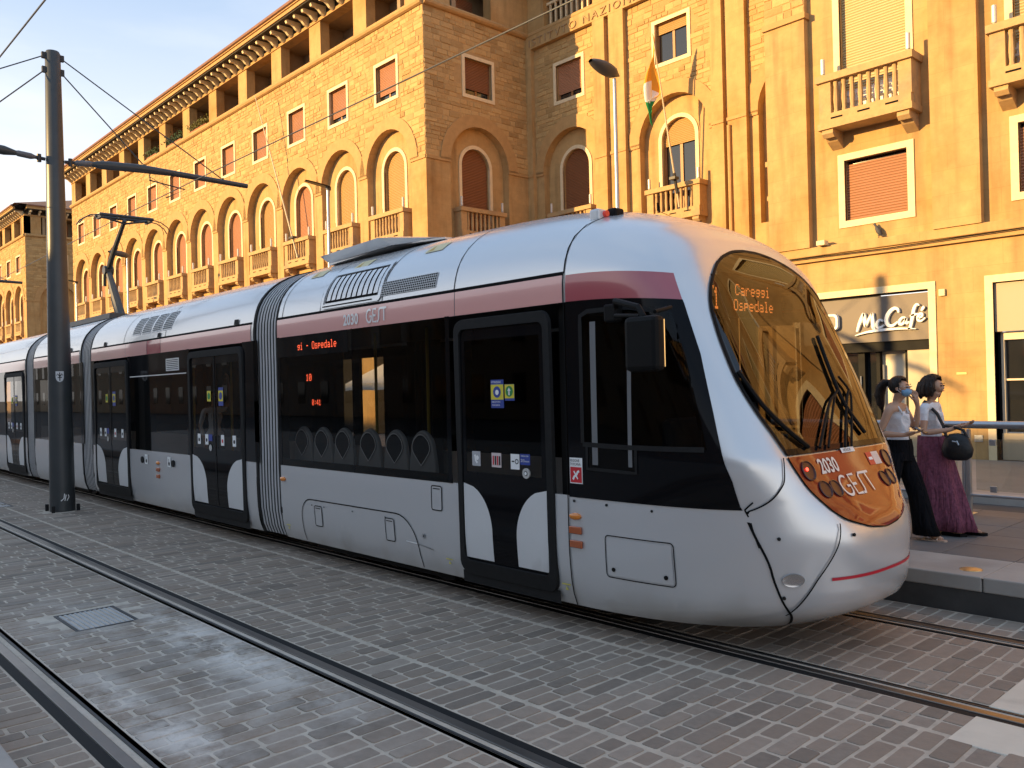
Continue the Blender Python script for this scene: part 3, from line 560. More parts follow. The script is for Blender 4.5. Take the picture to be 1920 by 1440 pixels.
def bays(bld, fr, ua, ub, cens, wm, am, seed, zlow=0.0, ruz=16.24, pil=(), balc=True, lower_open=True):
    """arched piano nobile and square windows above, rubble facing between"""
    mids = [ua] + [(a + c) / 2 for a, c in zip(cens, cens[1:])] + [ub]; b = MB(); 
    for i, c in enumerate(cens):
        ims = []
        a, e = mids[i], mids[i + 1]
        if lower_open:
            holed(b, fr, 0, a, e, zlow, 7.0, c - 1.2, c + 1.2, .15, 4.3, 0, .5); rect(b, fr, .5, c - 1.2, c + 1.2, .15, 4.3, 2)
        else: rect(b, fr, 0, a, e, zlow, 7.0)
        arch_panel(b, fr, 0, a, e, 7.0, 13.0, c, 1.5, ZC, 7.0, 0, 1); arch_reveal(b, fr, 0, .3, c, 1.5, ZC, 7.0, 0)
        arch_panel(b, fr, .3, c - 1.5, c + 1.5, 7.0, ZC + 1.52, c, .72, ZC, 7.8, 0, 0); arch_reveal(b, fr, .3, .5, c, .72, ZC, 7.8, 0)
        holed(b, fr, 0, a, e, 13.0, 16.26, c - .695, c + .695, 13.305, 14.735, 1, .22)
        for (g, h) in ((a, c - 1.5), (c + 1.5, e)): im = MB(); fbox(im, fr, g, h, -.045, -.001, ZC - .09, ZC + .02); im.build('impost', M_TRIM, bld)
        add_window(bld, fr, c, wm[i % len(wm)]); add_arched(bld, fr, c, am[i % len(am)])
        if balc: add_balcony(bld, fr, c)
    b.build('wall', [M_ASH, M_MORT, M_DARK], bld, fix=False);
    ex = [ex_rect(c, .83, 13.17, 14.87) for c in cens] + [ex_arch(c, 1.9) for c in cens] + [(lambda p: (lambda cu, cz, x, y: p[0] < cu < p[1]))(p) for p in pil]
    rubble(bld, fr, ua, ub, ZC + .02, ruz, ex, seed)
S1, SP = ('shut', 'r'), ('part', 'r')
LF = Fr((0, 19, 0), (1, 0, 0), (0, 1, 0)); LC = [-27.45 - 3.6 * k for k in range(11, -1, -1)]
LB = empty('stone_building', (-47, 19, 0)); tag(LB, 'long sunlit stone palazzo with arched balcony windows and bracketed eaves behind the tram', 'building')
bays(LB, LF, -69.3, -25.0, LC, [S1] * 8 + [S1, S1, SP, SP], [('shut', k) for k in 'rrrrrrrrororo'[:10]] + [('shut', 'o'), ('shut', 'o')], 1)
top_floor(LB, LF, -69.3, -25.0, LC, modes={11: 1, 10: 1, 9: 0, 8: 1, 7: 0, 6: 2, 5: 0, 4: 2, 3: 2, 2: 0, 1: 2, 0: 0}, roof_back=9)
RF = Fr((-25.0, 0, 0), (0, 1, 0), (-1, 0, 0))
bays(LB, RF, 19.0, 24.45, [21.65], [('part', 'b')], [('shut', 'b')], 2)
top_floor(LB, RF, 19.0, 24.45, [21.35], cap=False, ow=1.05, modes={0: 0})
b = MB(); b.box(-69.3, -69.28, 19.0, 30, 0, 18.5); b.build('end_wall', M_ASH, LB)
# set-back wing between the two projecting blocks
WB = empty('stone_wing', (-18, 24.45, 0)); tag(WB, 'set back stone wing with carved inscription, pilasters and a flag over its balcony', 'building')
WF = Fr((0, 24.45, 0), (1, 0, 0), (0, 1, 0)); PIL = [(-25.0, -24.68), (-21.3, -20.72), (-20.5, -19.8), (-16.08, -15.63), (-15.47, -14.77)]
bays(WB, WF, -25.0, -10.9, [-22.75, -17.8, -12.95], [('part', 'r'), ('open', 'o'), S1], [('shut', 'b'), ('open', 'o'), ('shut', 'r')], 3, ruz=15.75, pil=PIL)
for k, (a, e) in enumerate(PIL):
    b = MB(); fbox(b, WF, a, e, -.20, -.001, 0, 15.75); b.build('pilaster', M_ASH, WB)
    b = MB(); fbox(b, WF, a - .02, e + .02, -.235, -.201, ZC - .09, ZC + .02); b.build('pilaster_band', M_TRIM, WB)
b = MB(); fbox(b, WF, -24.99, -10.9, -.205, -.002, 15.751, 16.27); b.build('frieze', M_ASH, WB)
b = MB(); b.tube([WF.p(-15.40, -.24, .2), WF.p(-15.40, -.24, 10.35)], .07, 8); b.build('downpipe', M_TRIM, WB, smooth=True)
top_floor(WB, WF, -25.0, -10.9, [-22.75, -17.8, -12.95], cap=True, bars=True, roof_back=8)
vs, fs = text_mesh('ISTITVTO NAZIONALE', .43, .03, 1.32); b = MB(); u0 = -24.78
b.add([WF.p(u0 + x * 1.18, -.215 - z, 15.83 + y) for x, y, z in vs], fs); tag(b.build('inscription', mat('carved_letter', (.36, .24, .12), .9), WB), kind='stuff')
# projecting block with the cafe
AB = empty('cafe_building', (-3, 19, 0)); tag(AB, 'sunlit ochre stone block with a cafe on its ground floor, big shuttered windows above', 'building')
AF = Fr((0, 19, 0), (1, 0, 0), (0, 1, 0)); AC = [-8.33 + 3.6 * k for k in range(6)]
b = MB(); edges = [-10.9] + [c + 1.8 for c in AC]
def shop_open(c): return (c - 1.9 if c < -8 else c - 1.25, c + 1.08 if c < -8 else c + 1.45)
for i, c in enumerate(AC):
    a, e = edges[i], edges[i + 1]; s0, s1 = shop_open(c)
    holed(b, AF, 0, a, e, 0, 4.78, s0, s1, .15, 3.80, 0, .5)
    holed(b, AF, 0, a, e, 4.78, 7.6, c - .71, c + .71, 5.55, 6.96, 0, .25)
    holed(b, AF, 0, a, e, 7.6, 12.2, c - .75, c + .75, 7.78, 11.2, 0, .3)
    holed(b, AF, 0, a, e, 12.2, 18.5, c - .695, c + .695, 13.305, 14.735, 1, .22)
b.build('wall', [M_ASH, M_MORT], AB, fix=False)
b = MB(); fbox(b, AF, -10.9, -10.89, 0, 6, 0, 18.5); fbox(b, AF, 14.46, 14.47, 0, 12, 0, 18.5); b.build('end_wall', M_ASH, AB)
b = MB(); fbox(b, AF, -10.95, 14.47, -.16, -.001, 4.82, 5.03); b.build('ledge', M_ASH, AB, bevel=.02)
b = MB(); fbox(b, AF, -10.95, 14.47, -.10, -.001, 4.70, 4.815); b.build('ledge_moulding', M_TRIM, AB)
SH2 = boxes_mesh('shutter', M_SHR, [(-.72, .72, .10, .12, 5.54, 6.86)]); FR2 = rframe_mesh('window', M_FRAME, 1.72, 5.40, 7.10, .15, -.03, .05)
SH3 = boxes_mesh('shutter', M_SHY, [(-.76, .76, .14, .16, 8.62, 11.21)]); FR3 = boxes_mesh('french_window', M_FRAME, [(-.90, -.75, -.03, .05, 7.78, 11.35), (.75, .90, -.03, .05, 7.78, 11.35), (-.75, .75, -.03, .05, 11.2, 11.35)])
SILL = boxes_mesh('white_rail', M_WHITE, [(-.75, .75, .06, .10, 8.30, 8.36), (-.75, .75, .06, .10, 8.44, 8.48), (-.03, .03, .06, .10, 7.8, 8.5), (-.75, .75, .17, .18, 7.8, 8.62)])
MORTP = mat('lichen', (.3, .2, .1))
for i, c in enumerate(AC):
    o = inst(FR2, 'window', AB, AF.m(c)); inst(SH2, 'shutter', o); p_ = MB(); fbox(p_, ID, -.71, .71, .2, .21, 5.55, 6.96); inst(p_.mesh('pane', M_WGL), 'pane', o)
    o = inst(FR3, 'french_window', AB, AF.m(c)); inst(SH3, 'shutter', o); inst(SILL, 'inner_railing', o)
    add_balcony(AB, AF, c, True); add_window(AB, AF, c, S1)
    if i: b = MB(); fbox(b, AF, c - 2.32, c - 1.37, -.20, -.001, 5.031, 18.4); b.build('pilaster', M_ASH, AB); 
b = MB(); fbox(b, AF, -10.9, -9.85, -.20, -.001, 5.031, 10.5); b.build('pilaster', M_ASH, AB)
b = MB(); fbox(b, AF, -10.93, -9.80, -.26, -.002, 10.48, 10.62); b.build('pilaster_band', M_TRIM, AB)
b = MB(); fbox(b, AF, -10.9, -9.85, -.17, -.001, 10.621, 18.4); b.build('pilaster', M_MORT, AB)
AF2 = Fr((0, 18.83, 0), (1, 0, 0), (0, 1, 0)); rubble(AB, AF2, -10.9, -9.85, 10.63, 16.0, [], 9)
top_floor(AB, AF, -10.9, 14.47, AC, roof_back=9)
# far block across the side street
FB = empty('far_stone_building', (-92, 19, 0)); tag(FB, 'distant stone palazzo with a tiled hip roof beyond the side street, behind the catenary pole', 'building')
FC = [-85.9 - 3.6 * k for k in range(5, -1, -1)]
bays(FB, LF, -106, -83.35, FC, [S1], [('shut', 'r')], 5, lower_open=False); top_floor(FB, LF, -106, -83.35, FC, roof_back=6, modes={i: 2 for i in range(6)}, roof=False)
RF2 = Fr((-83.35, 0, 0), (0, 1, 0), (-1, 0, 0))
bays(FB, RF2, 19.0, 33.0, [21.6, 25.2, 28.8], [('part', 'b')], [('shut', 'b')], 6, lower_open=False, balc=False); top_floor(FB, RF2, 19.0, 33.0, [21.6, 25.2, 28.8], roof_back=6, roof=False)
b = MB(); b.add([(-107, 18.0, 18.9), (-82.35, 18.0, 18.9), (-82.35, 34, 18.9), (-107, 34, 18.9), (-89.5, 25.5, 21.4), (-107, 25.5, 21.4), (-89.5, 27, 21.4), (-107, 27, 21.4)], [(0, 1, 4, 5), (1, 2, 6, 4), (2, 3, 7, 6), (4, 6, 7, 5)]); b.build('roof', M_TILE, FB)
finish_stones()
# buildings across the street, behind the camera: they keep the tram and the paving in shade
def street_house(x0, x1, y, h, label, colr, seed):
    e = empty('street_house', ((x0 + x1) / 2, y, 0)); tag(e, label, 'building', 'houses across the street')
    fr = Fr((0, y, 0), (1, 0, 0), (0, 1, 0)); mt = mat('plaster_%d' % seed, colr, .9, var=(1, .12)); b = MB()
    b.box(x0, x1, y - 11, y, 0, h); b.build('wall', mt, e)
    b = MB(); b.box(x0 - .2, x1 + .2, y - 11.4, y + .5, h + .001, h + .25); b.build('roof', M_TILE, e)
    n = int((x1 - x0) / 3.4)
    for k in range(n):
        c = x0 + (x1 - x0) * (k + .5) / n
        for z in (1.0, 4.6, 7.6):
            if z + 1.9 < h: b = MB(); b.box(c - .55, c + .55, y + .001, y + .05, z, z + 1.7); b.build('window', M_WGL, e)
XS = [-150, -121, -98, -77, -52, -30, -9, 14, 38]; CL = [(.22, .17, .115), (.25, .21, .15), (.19, .13, .09), (.22, .20, .17)]
for k in range(8): street_house(XS[k], XS[k + 1] - .02, -24, 10.45 + (.0, .12, -.1, .1)[k % 4], ('yellow', 'cream', 'russet', 'grey beige')[k % 4] + ' plastered house across the street, %s along the row' % ('first', 'second', 'third', 'fourth', 'fifth', 'sixth', 'seventh', 'eighth')[k], CL[k % 4], k)
# ------------------------------------------------------------------ tram
YC = 5.876; HW = 1.2; XJ = -4.46
ZK = [.20, .35, .6, .9, 1.2, 1.6, 2.0, 2.4, 2.74, 3.0, 3.2, 3.35, 3.45, 3.485]
WK = [1.12, 1.17, 1.195, 1.2, 1.2, 1.2, 1.2, 1.2, 1.195, 1.12, .95, .70, .36, 0.01]
XK = [-2.90, -2.60, -2.55, -2.575, -2.775, -2.97, -3.15, -3.33, -3.487, -3.68, -4.0, -4.5, -5.02, -5.53]
TAB = np.array(spline(list(zip(ZK, WK, XK)), 30)); TZ = np.maximum.accumulate(TAB[:, 0]) + np.arange(len(TAB)) * 1e-9
def row(z): return float(np.interp(z, TZ, TAB[:, 1])), float(np.interp(z, TZ, TAB[:, 2]))
def LN(z):
    return 1.68, float(np.interp(z, [.2, .6, 1.0, 1.36, 2.75, 2.95, 3.2, 3.49], [2.5, 2.6, 3.0, 5.6, 5.6, 4.4, 3.0, 2.5]))
def hwid(X, z):
    W, XN = row(z); L, n = LN(z); u = min(1, max(0, (X - (XN - L)) / L)); return W * (1 - u ** n) ** (1 / n)
def Xfront(dy, z):
    W, XN = row(z); L, n = LN(z); return XN - L + L * (1 - min(1, abs(dy) / W) ** n) ** (1 / n)
def near(X, z, off=0, side=-1):
    p = Vector((X, YC + side * hwid(X, z), z))
    if off:
        e = .01; a = Vector((X + e, YC + side * hwid(X + e, z), z)) - Vector((X - e, YC + side * hwid(X - e, z), z)); b = Vector((X, YC + side * hwid(X, z + e), z + e)) - Vector((X, YC + side * hwid(X, z - e), z - e))
        n = a.cross(b).normalized()
        if n.y * side < 0: n = -n
        p += n * off
    return p
def front(dy, z, off=0):
    p = Vector((Xfront(dy, z), YC + dy, z))
    if off:
        e = .01; a = Vector((Xfront(dy + e, z) - Xfront(dy - e, z), 2 * e, 0)); b = Vector((Xfront(dy, z + e) - Xfront(dy, z - e), 0, 2 * e)); n = a.cross(b).normalized()
        if n.x < 0: n = -n
        p += n * off
    return p
TR = empty('tram', (-18.4, YC, 0)); tag(TR, 'silver low floor tram with rose band, black windows and rounded nose', 'tram')
def patch(name, mt, fn, nu, nv, parent=TR, skip=None, smooth='all'):
    b = MB(); b.grid(fn, nu, nv, skip); return b.build(name, mt, parent, smooth=smooth)
def npatch(name, mt, x0, x1, z0, z1, off, parent=TR, side=-1, nu=None, nv=6):
    nu = nu or 2; nu = max(nu, 16) if x1 > -6.5 and z1 > 1.2 else nu; return patch(name, mt, lambda u, v: near(x0 + (x1 - x0) * u, z0 + (z1 - z0) * v, off, side), nu, nv, parent)
def stroke(name, mt, path, wd, fn, off, parent=TR):      # thin line laid on a surface
    P = [path[0]]
    for a, c in zip(path, path[1:]):
        k = max(1, int(math.hypot(c[0] - a[0], c[1] - a[1]) / .07)); P += [(a[0] + (c[0] - a[0]) * i / k, a[1] + (c[1] - a[1]) * i / k) for i in range(1, k + 1)]
    vs, fs = ribbon(P, wd); b = MB(); b.add([fn(x, y, off) for x, y in vs], fs); return b.build(name, mt, parent)
def fill(name, mt, pts, fn, off, parent=TR):
    b = MB(); b.poly([fn(x, y, off) for x, y in pts]); return b.build(name, mt, parent)
def rrect(x0, x1, z0, z1, r, n=5): return arc(x1 - r, z1 - r, r, 0, 90, n) + arc(x0 + r, z1 - r, r, 90, 180, n) + arc(x0 + r, z0 + r, r, 180, 270, n) + arc(x1 - r, z0 + r, r, 270, 360, n)
def XE(z): return float(np.interp(z, [1.03, 1.059, 1.24, 1.422, 1.702, 2.086, 2.46, 2.642, 2.8], [-3.05, -3.064, -3.094, -3.153, -3.232, -3.347, -3.493, -3.574, -3.64]))
WSZ = [1.385, 1.403, 1.52, 1.683, 1.897, 2.125, 2.275, 2.432, 2.592, 2.725, 2.80, 2.843, 2.88, 2.905]; WSW = [.735, .742, .782, .84, .885, .885, .872, .842, .762, .628, .50, .385, .24, .02]
WST = np.array(spline(list(zip(WSZ, WSW)), 10)); WSTZ = np.maximum.accumulate(WST[:, 0]) + np.arange(len(WST)) * 1e-9
def wsw(z): return float(np.interp(z, WSTZ, WST[:, 1]))
zrows = sorted(set([.2, .24, .29, .35, .42, .5, .6, .75, .9, 1.055] + list(np.linspace(1.1, 2.5, 29)) + [2.53, 2.6, 2.67, 2.74, 2.78, 2.83, 2.89, 2.95, 3.0, 3.06, 3.12, 3.17, 3.22, 3.26, 3.30, 3.34, 3.37, 3.40, 3.425, 3.445, 3.46, 3.472, 3.48, 3.484]))
def cab(xb, parent, mirror=False, name='cab_body'):
    NS, NTH = 12, 110; b = MB(); vs = []; tt = np.linspace(0, math.pi, 1501); cc, ss = np.cos(tt), np.sin(tt)
    for z in zrows:
        W, XN = row(z); L, n = LN(z); xs = XN - L; r = []
        for i in range(NS): r.append((xb + (xs - xb) * i / NS, -W))
        px = xs + L * np.abs(ss) ** (2 / n); py = -np.sign(cc) * np.abs(cc) ** (2 / n) * W; al = np.concatenate([[0], np.cumsum(np.hypot(np.diff(px), np.diff(py)))]); ls = np.linspace(0, al[-1], NTH + 1)
        r += list(zip(np.interp(ls, al, px).tolist(), np.interp(ls, al, py).tolist()))
        for i in range(NS - 1, -1, -1): r.append((xb + (xs - xb) * i / NS, W))
        vs += [(x, YC + y, z) for x, y in r]
    nc = 2 * NS + NTH + 1; fs = []
    for j in range(len(zrows) - 1):
        for i in range(nc - 1):
            q = [j * nc + i, j * nc + i + 1, (j + 1) * nc + i + 1, (j + 1) * nc + i]; c = [sum(vs[k][a] for k in q) / 4 for a in range(3)]
            if 1.055 < c[2] < 2.53 and c[0] < XE(c[2]) - .035: continue
            if 1.42 < c[2] < 2.88 and c[0] > -4.1 and abs(c[1] - YC) < wsw(c[2]) - .025: continue
            fs.append(q)
    if mirror: vs = [(-36.8 - x, y, z) for x, y, z in vs]
    b.add(vs, fs); return b.build(name, M_SIL, parent, smooth='all')
cab(-9.1, TR); 
def car(x0, x1, parent=TR):
    b = MB(); zz = [z for z in zrows if z <= 1.055]; zt = [z for z in zrows if z >= 2.53]
    for sd in (-1, 1): b.grid(lambda u, v: (x0 + (x1 - x0) * u, YC + sd * row(zz[round(v * (len(zz) - 1))])[0], zz[round(v * (len(zz) - 1))]), 1, len(zz) - 1)
    prof = [(-row(z)[0], z) for z in zt] + [(row(z)[0], z) for z in zt[::-1]]
    b.grid(lambda u, v: (x0 + (x1 - x0) * u, YC + prof[round(v * (len(prof) - 1))][0], prof[round(v * (len(prof) - 1))][1]), 1, len(prof) - 1)
    return b.build('car_body', M_SIL, parent, smooth='all')
for a, c in ((-16.1, -9.72), (-20.05, -16.75), (-27.08, -20.7)): car(a, c)
cab(-9.1, TR, True)
def bellows(x0, x1):
    zt = [.2, .3, .5, .8, 1.2, 1.7, 2.2, 2.6, 2.74, 2.85, 2.95, 3.05, 3.15, 3.22, 3.28, 3.34, 3.39, 3.43, 3.46, 3.475]; prof = [(-row(z)[0], z) for z in zt] + [(row(z)[0], z) for z in zt[::-1]]
    b = MB(); zm = 1.7; nr = 7; pitch = (x1 - x0) / nr; st = []
    for k in range(nr): st += [(x0 + pitch * k, .988), (x0 + pitch * (k + .58), .988), (x0 + pitch * (k + .66), .945), (x0 + pitch * (k + .94), .945)]
    st.append((x1, .988)); m = len(prof)
    vs = [(x, YC + y * s, zm + (z - zm) * (1 - (1 - s) * .5)) for x, s in st for y, z in prof]
    for i in range(len(st) - 1): b.add([vs[i * m + k] for k in range(m)] + [vs[(i + 1) * m + k] for k in range(m)], [(k, k + 1, m + k + 1, m + k) for k in range(m - 1)], 0 if i % 4 == 0 else 1)
    return b.build('bellows', [M_BELL, M_BELD], TR, fix=False)
for a, c in ((-9.66, -9.13), (-16.70, -16.13), (-20.66, -20.08), (-27.7, -27.1)):
    bellows(a, c)
    for x in (a - .05, c - .005):
        zt = [.2, .5, 1.0, 1.6, 2.2, 2.6, 2.74, 2.85, 2.95, 3.05, 3.15, 3.22, 3.28, 3.34, 3.39, 3.43, 3.46, 3.478]; prof = [(-row(z)[0], z) for z in zt] + [(row(z)[0], z) for z in zt[::-1]]
        b = MB(); b.grid(lambda u, v: (x + .05 * u, YC + prof[round(v * (len(prof) - 1))][0] * 1.002, prof[round(v * (len(prof) - 1))][1] + .002), 1, len(prof) - 1)
        b.grid(lambda u, v: (x, YC + prof[round(v * (len(prof) - 1))][0] * (1.002 - .10 * u), prof[round(v * (len(prof) - 1))][1] * (1 - .04 * u)), 1, len(prof) - 1)
        b.grid(lambda u, v: (x + .05, YC + prof[round(v * (len(prof) - 1))][0] * (1.002 - .10 * u), prof[round(v * (len(prof) - 1))][1] * (1 - .04 * u)), 1, len(prof) - 1); b.build('end_frame', M_RUBR, TR, smooth=30)
# rose band, windows, pillars
def band(x0, x1, mt=M_PINK, sides=(-1, 1)):
    for s in sides: npatch('livery_band', mt, x0, x1, 2.53, 2.738, .005, side=s, nu=1)
for a, c in ((-9.09, -5.79), (-5.78, -4.475)): band(a, c, sides=(-1,))
band(-9.09, -4.475, sides=(1,))
for a, c in ((-12.75, -9.78), (-14.3, -13.35), (-16.08, -14.31), (-20.0, -16.8), (-27.05, -20.75), (-32.3, -27.75)): band(a, c)
band(-13.34, -12.76, M_MAR)
for s in (-1, 1):
    patch('livery_band', M_MAR, lambda u, v: near(-4.44 + (XE(2.47 + .18 * v) + 4.44) * u, (2.53 + .205 * v) - .07 * u * u, .005, s), 16, 4)
    stroke('gutter_seam', M_GAP, [(-9.1, 2.752), (-7, 2.752), (-4.47, 2.752)], .03, lambda x, z, o: near(x, z, o, s), .004)
    for a, c in ((-16.05, -9.75), (-20.0, -16.8), (-27.05, -20.75)): stroke('gutter_seam', M_GAP, [(a, 2.752), (c, 2.752)], .028, lambda x, z, o: near(x, z, o, s), .004)
def window(x0, x1, side=-1, mt=None):
    o = npatch('window', mt or G_SIDE, x0, x1, 1.05, 2.535, .004, side=side, nu=1)
    return o
def pillar(x0, x1, side=-1): return npatch('pillar', M_BLK, x0, x1, 1.05, 2.535, .006, side=side, nu=1)
def header(x0, x1, side=-1, z0=2.30, z1=2.532): return npatch('window_header', M_BLK, x0, x1, z0, z1, .002, side=side, nu=1)
for x0, x1 in ((-9.10, -7.486), (-7.474, -5.87)): window(x0, x1)
pillar(-7.486, -7.474); pillar(-9.10, -9.03); pillar(-5.93, -5.87); npatch('window_sill', M_BLK, -9.1, -5.87, 1.05, 1.13, .002, nu=1); 
for (a, c) in ((-9.72, -9.6), (-10.02, -9.6), (-11.80, -11.70), (-14.2, -14.1), (-16.1, -15.93), (-16.75, -16.6), (-20.05, -19.9)): pillar(a, c)
npatch('upper_panel', M_BLK, -14.1, -11.8, 2.21, 2.532, .007, nu=1); window(-14.1, -11.8); npatch('panel_trim', M_SILG, -14.1, -11.8, 2.195, 2.21, .010, nu=1)
window(-19.9, -16.6); header(-19.9, -16.6); pillar(-18.3, -18.26)
window(-25.05, -22.6); pillar(-20.85, -20.7); pillar(-27.08, -26.8); window(-31.2, -27.7); pillar(-33.2, -31.2); npatch('window', M_BLK, -33.9, -32.2, 1.05, 2.53, .004, nu=1)
# far side glazing
for (a, c) in ((-9.1, -4.46), (-16.1, -11.6), (-20.05, -16.75), (-27.08, -20.7), (-33.5, -27.7), (-10.48, -9.72)): npatch('far_panel', M_BLK, a, c, 1.05, 2.535, .004, side=1, nu=1)
npatch('far_window', G_CLR, -11.6, -10.48, 1.05, 2.535, .004, side=1, nu=1); npatch('far_post', M_BLK, -11.34, -11.06, 1.05, 2.535, .006, side=1, nu=1); npatch('far_rail', M_BLK, -11.6, -10.48, 2.39, 2.535, .008, side=1, nu=1)
# interior
b = MB(); b.box(-33.5, -4.4, YC - 1.10, YC + 1.12, .33, .36); b.build('floor', mat('cabin_floor', (.03, .03, .032), .6), TR)
b = MB(); b.box(-33.5, -3.9, YC - 1.10, YC + 1.10, 2.56, 2.60); b.build('cabin_ceiling', mat('cabin_lining', (.05, .05, .052), .6), TR)
b = MB(); b.box(-4.62, -4.56, YC - 1.10, YC + 1.10, .36, 2.56); b.build('cab_partition', M_DARK, TR)
b = MB(); b.box(-3.45, -3.05, YC - .62, YC + .62, .4, 1.28); b.prism([(-3.55, YC - .66, 1.28), (-3.02, YC - .66, 1.22), (-3.02, YC - .66, 1.36), (-3.5, YC - .66, 1.42)], (0, 1.32, 0)); b.build('driver_console', mat('console_grey', (.06, .06, .062), .6), TR)
b = MB(); b.box(-4.25, -3.75, YC - .25, YC + .25, .5, .95); b.box(-4.32, -4.2, YC - .24, YC + .24, .9, 1.6); b.build('driver_seat', mat('seat_cloth', (.02, .022, .03), .9), TR, bevel=.06)
M_SEAT = mat('seat_shell', (.34, .345, .35), .45); M_SEATI = mat('seat_pad', (.015, .016, .022), .9)
for k, x in enumerate((-8.97, -8.52, -8.07, -7.56, -7.08, -6.63)):
    b = MB(); out = spline([(-.19, .55), (-.215, 1.0), (-.185, 1.28), (-.13, 1.42), (0, 1.49), (.13, 1.42), (.185, 1.28), (.215, 1.0), (.19, .55)], 5); b.prism([(x + u, 4.90, z) for u, z in out], (0, .05, 0))
    o = b.build('seat', M_SEAT, TR, bevel=.012); pd = spline([(0, 1.15), (-.07, 1.215), (-.14, 1.30), (-.125, 1.38), (-.06, 1.435), (0, 1.45), (.06, 1.435), (.125, 1.38), (.14, 1.30), (.07, 1.215), (0, 1.15)], 5)
    b = MB(); b.prism([(x + u, 4.893, z) for u, z in pd[:-1]], (0, .01, 0)); b.build('back_pad', M_SEATI, o)
    vs, fs = ribbon([(p[0] + x, p[1]) for p in pd], .011); b = MB(); b.add([(u, 4.889, z) for u, z in vs], fs); b.build('pad_piping', M_WHITE if False else mat('piping_grey', (.75, .75, .76), .6), o)
    b = MB(); b.box(x - .2, x + .2, 4.95, 5.35, .72, .80); b.build('cushion', M_SEATI, o, bevel=.03)
for x in (-7.3, -8.3, -12.2, -13.6): b = MB(); b.tube([(x, 5.5, .36), (x, 5.5, 2.56)], .018, 8); b.build('grab_pole', mat('grab_yellow', (.35, .26, .03), .4), TR, smooth=True)
# underframe and wheels
b = MB()
for a, c in ((-9.1, -4.2), (-16.1, -9.72), (-20.05, -16.75), (-27.08, -20.7), (-33.6, -27.7)): b.box(a, c, YC - 1.02, YC + 1.02, .16, .32)
b.build('underframe', M_BLKM, TR)
for xc in (-7.4, -18.4, -29.4):
    for dx in (-.85, .85):
        for y in (YC - .72, YC + .72):
            b = MB(); b.tube([(xc + dx, y - .06, .31), (xc + dx, y + .06, .31)], .30, 20); b.build('wheel', M_STEELD, TR, smooth=30)
    b = MB(); b.box(xc - 1.25, xc + 1.25, YC - .98, YC - .86, .11, .2); b.build('brake_beam', M_BLKM, TR)
# cab: black side panel with window, seams, hatch
CW = [(-4.28, 1.45), (-4.28, 2.42), (-3.60, 2.40), (-3.42, 2.05), (-3.29, 1.62), (-3.25, 1.45)]
def in_cabwin(x, z): return (1.45 < z < 2.40 and -4.28 < x < XE(z) - .10) or (1.27 < z < 1.46 and -4.24 < x < -3.80)
for s in (-1, 1):
    fn = lambda u, v: near(-4.445 + (XE(1.045 + 1.43 * v) + 4.445) * u, (1.045 + 1.485 * v) - .06 * u * u * v, .007, s)
    def sk(u, v): x = -4.445 + (XE(1.045 + 1.43 * v) + 4.445) * u; return in_cabwin(x, (1.045 + 1.485 * v) - .06 * u * u * v)
    o = patch('cab_side_panel', M_BLK, fn, 56, 60, skip=sk)
    patch('cab_window', G_SIDE, lambda u, v: near(-4.30 + (XE(1.44 + .99 * v) - .085 + 4.30) * u, 1.44 + .99 * v, .010, s), 14, 8)
    patch('cab_window', G_SIDE, lambda u, v: near(-4.26 + .47 * u, 1.25 + .20 * v, .010, s), 5, 3)
    for path, wd in (([(-4.29, 1.46), (-4.29, 2.41), (-4.22, 2.44), (-3.85, 2.44), (-3.64, 2.40)], .035), ([(-4.29, 1.45), (-3.9, 1.44), (-3.5, 1.44), (-3.26, 1.44)], .035), ([(-4.25, 1.44), (-4.25, 1.27), (-3.79, 1.26), (-3.79, 1.44)], .025)): stroke('window_rubber', M_RUBR, path, wd, lambda x, z, o: near(x, z, o, s), .014)
    for x in (-4.17, -3.84): stroke('sliding_window_bar', mat('bar_grey', (.16, .165, .17), .4), [(x, 1.30), (x, 2.36)], .055 if x < -4 else .035, lambda x_, z, o: near(x_, z, o, s), .012)
    stroke('door_gap', M_GAP, [(-4.46, .2)] + [(-4.46, z) for z in (.3, .5, .8, 1.05, 1.5, 2.0, 2.5, 2.75)], .011, lambda x, z, o: near(x, z, o, s), .008)
    stroke('roof_seam', M_GAP, [(-4.46 - .0 * k, z) for k, z in enumerate((2.75, 2.85, 2.95, 3.05, 3.15, 3.25, 3.32, 3.38, 3.42, 3.45))], .013, lambda x, z, o: near(x, z, o, s), .006)
# front seams, windscreen, mask
SEAM = [[(-1.003, 1.04), (-.962, 1.075), (-.915, 1.123), (-.87, 1.18), (-.838, 1.227), (-.815, 1.299), (-.79, 1.375)], [(-1.003, 1.04), (-.985, .869), (-.917, .659), (-.850, .446), (-.76, .33), (-.66, .25)], [(-.53, .935), (-.575, .815), (-.64, .69), (-.705, .56), (-.765, .435), (-.80, .345)]]
for sg in (1, -1):
    for s_ in SEAM: stroke('panel_seam', M_GAP, spline([(x * sg, z) for x, z in s_], 5), .009, front, .010)
for s in (-1, 1):
    for a_ in ([(x, z) for z in (1.05, .98, .92, .86, .80) for x in [Xfront(.1, z) * 0 + float(np.interp(z, [.80, 1.05], [-2.972, -3.045]))]], [(-3.045, 1.05), (-3.02, 1.075), (-2.995, 1.10)]): stroke('panel_seam', M_GAP, a_, .009, lambda x, z, o: near(x, z, o, s), .010)
def wsp(u, v): z = 1.385 + 1.512 * v; return front((2 * u - 1) * (wsw(z) + .012), z, .009)
patch('windscreen', G_WIND, wsp, 40, 44)
rim = [(wsw(z), z) for z in np.linspace(1.39, 2.86, 40)] + [(wsw(z), z) for z in (2.875, 2.885, 2.893, 2.898)]; rim = [(-x, z) for x, z in rim] + [(x, z) for x, z in rim[::-1]]
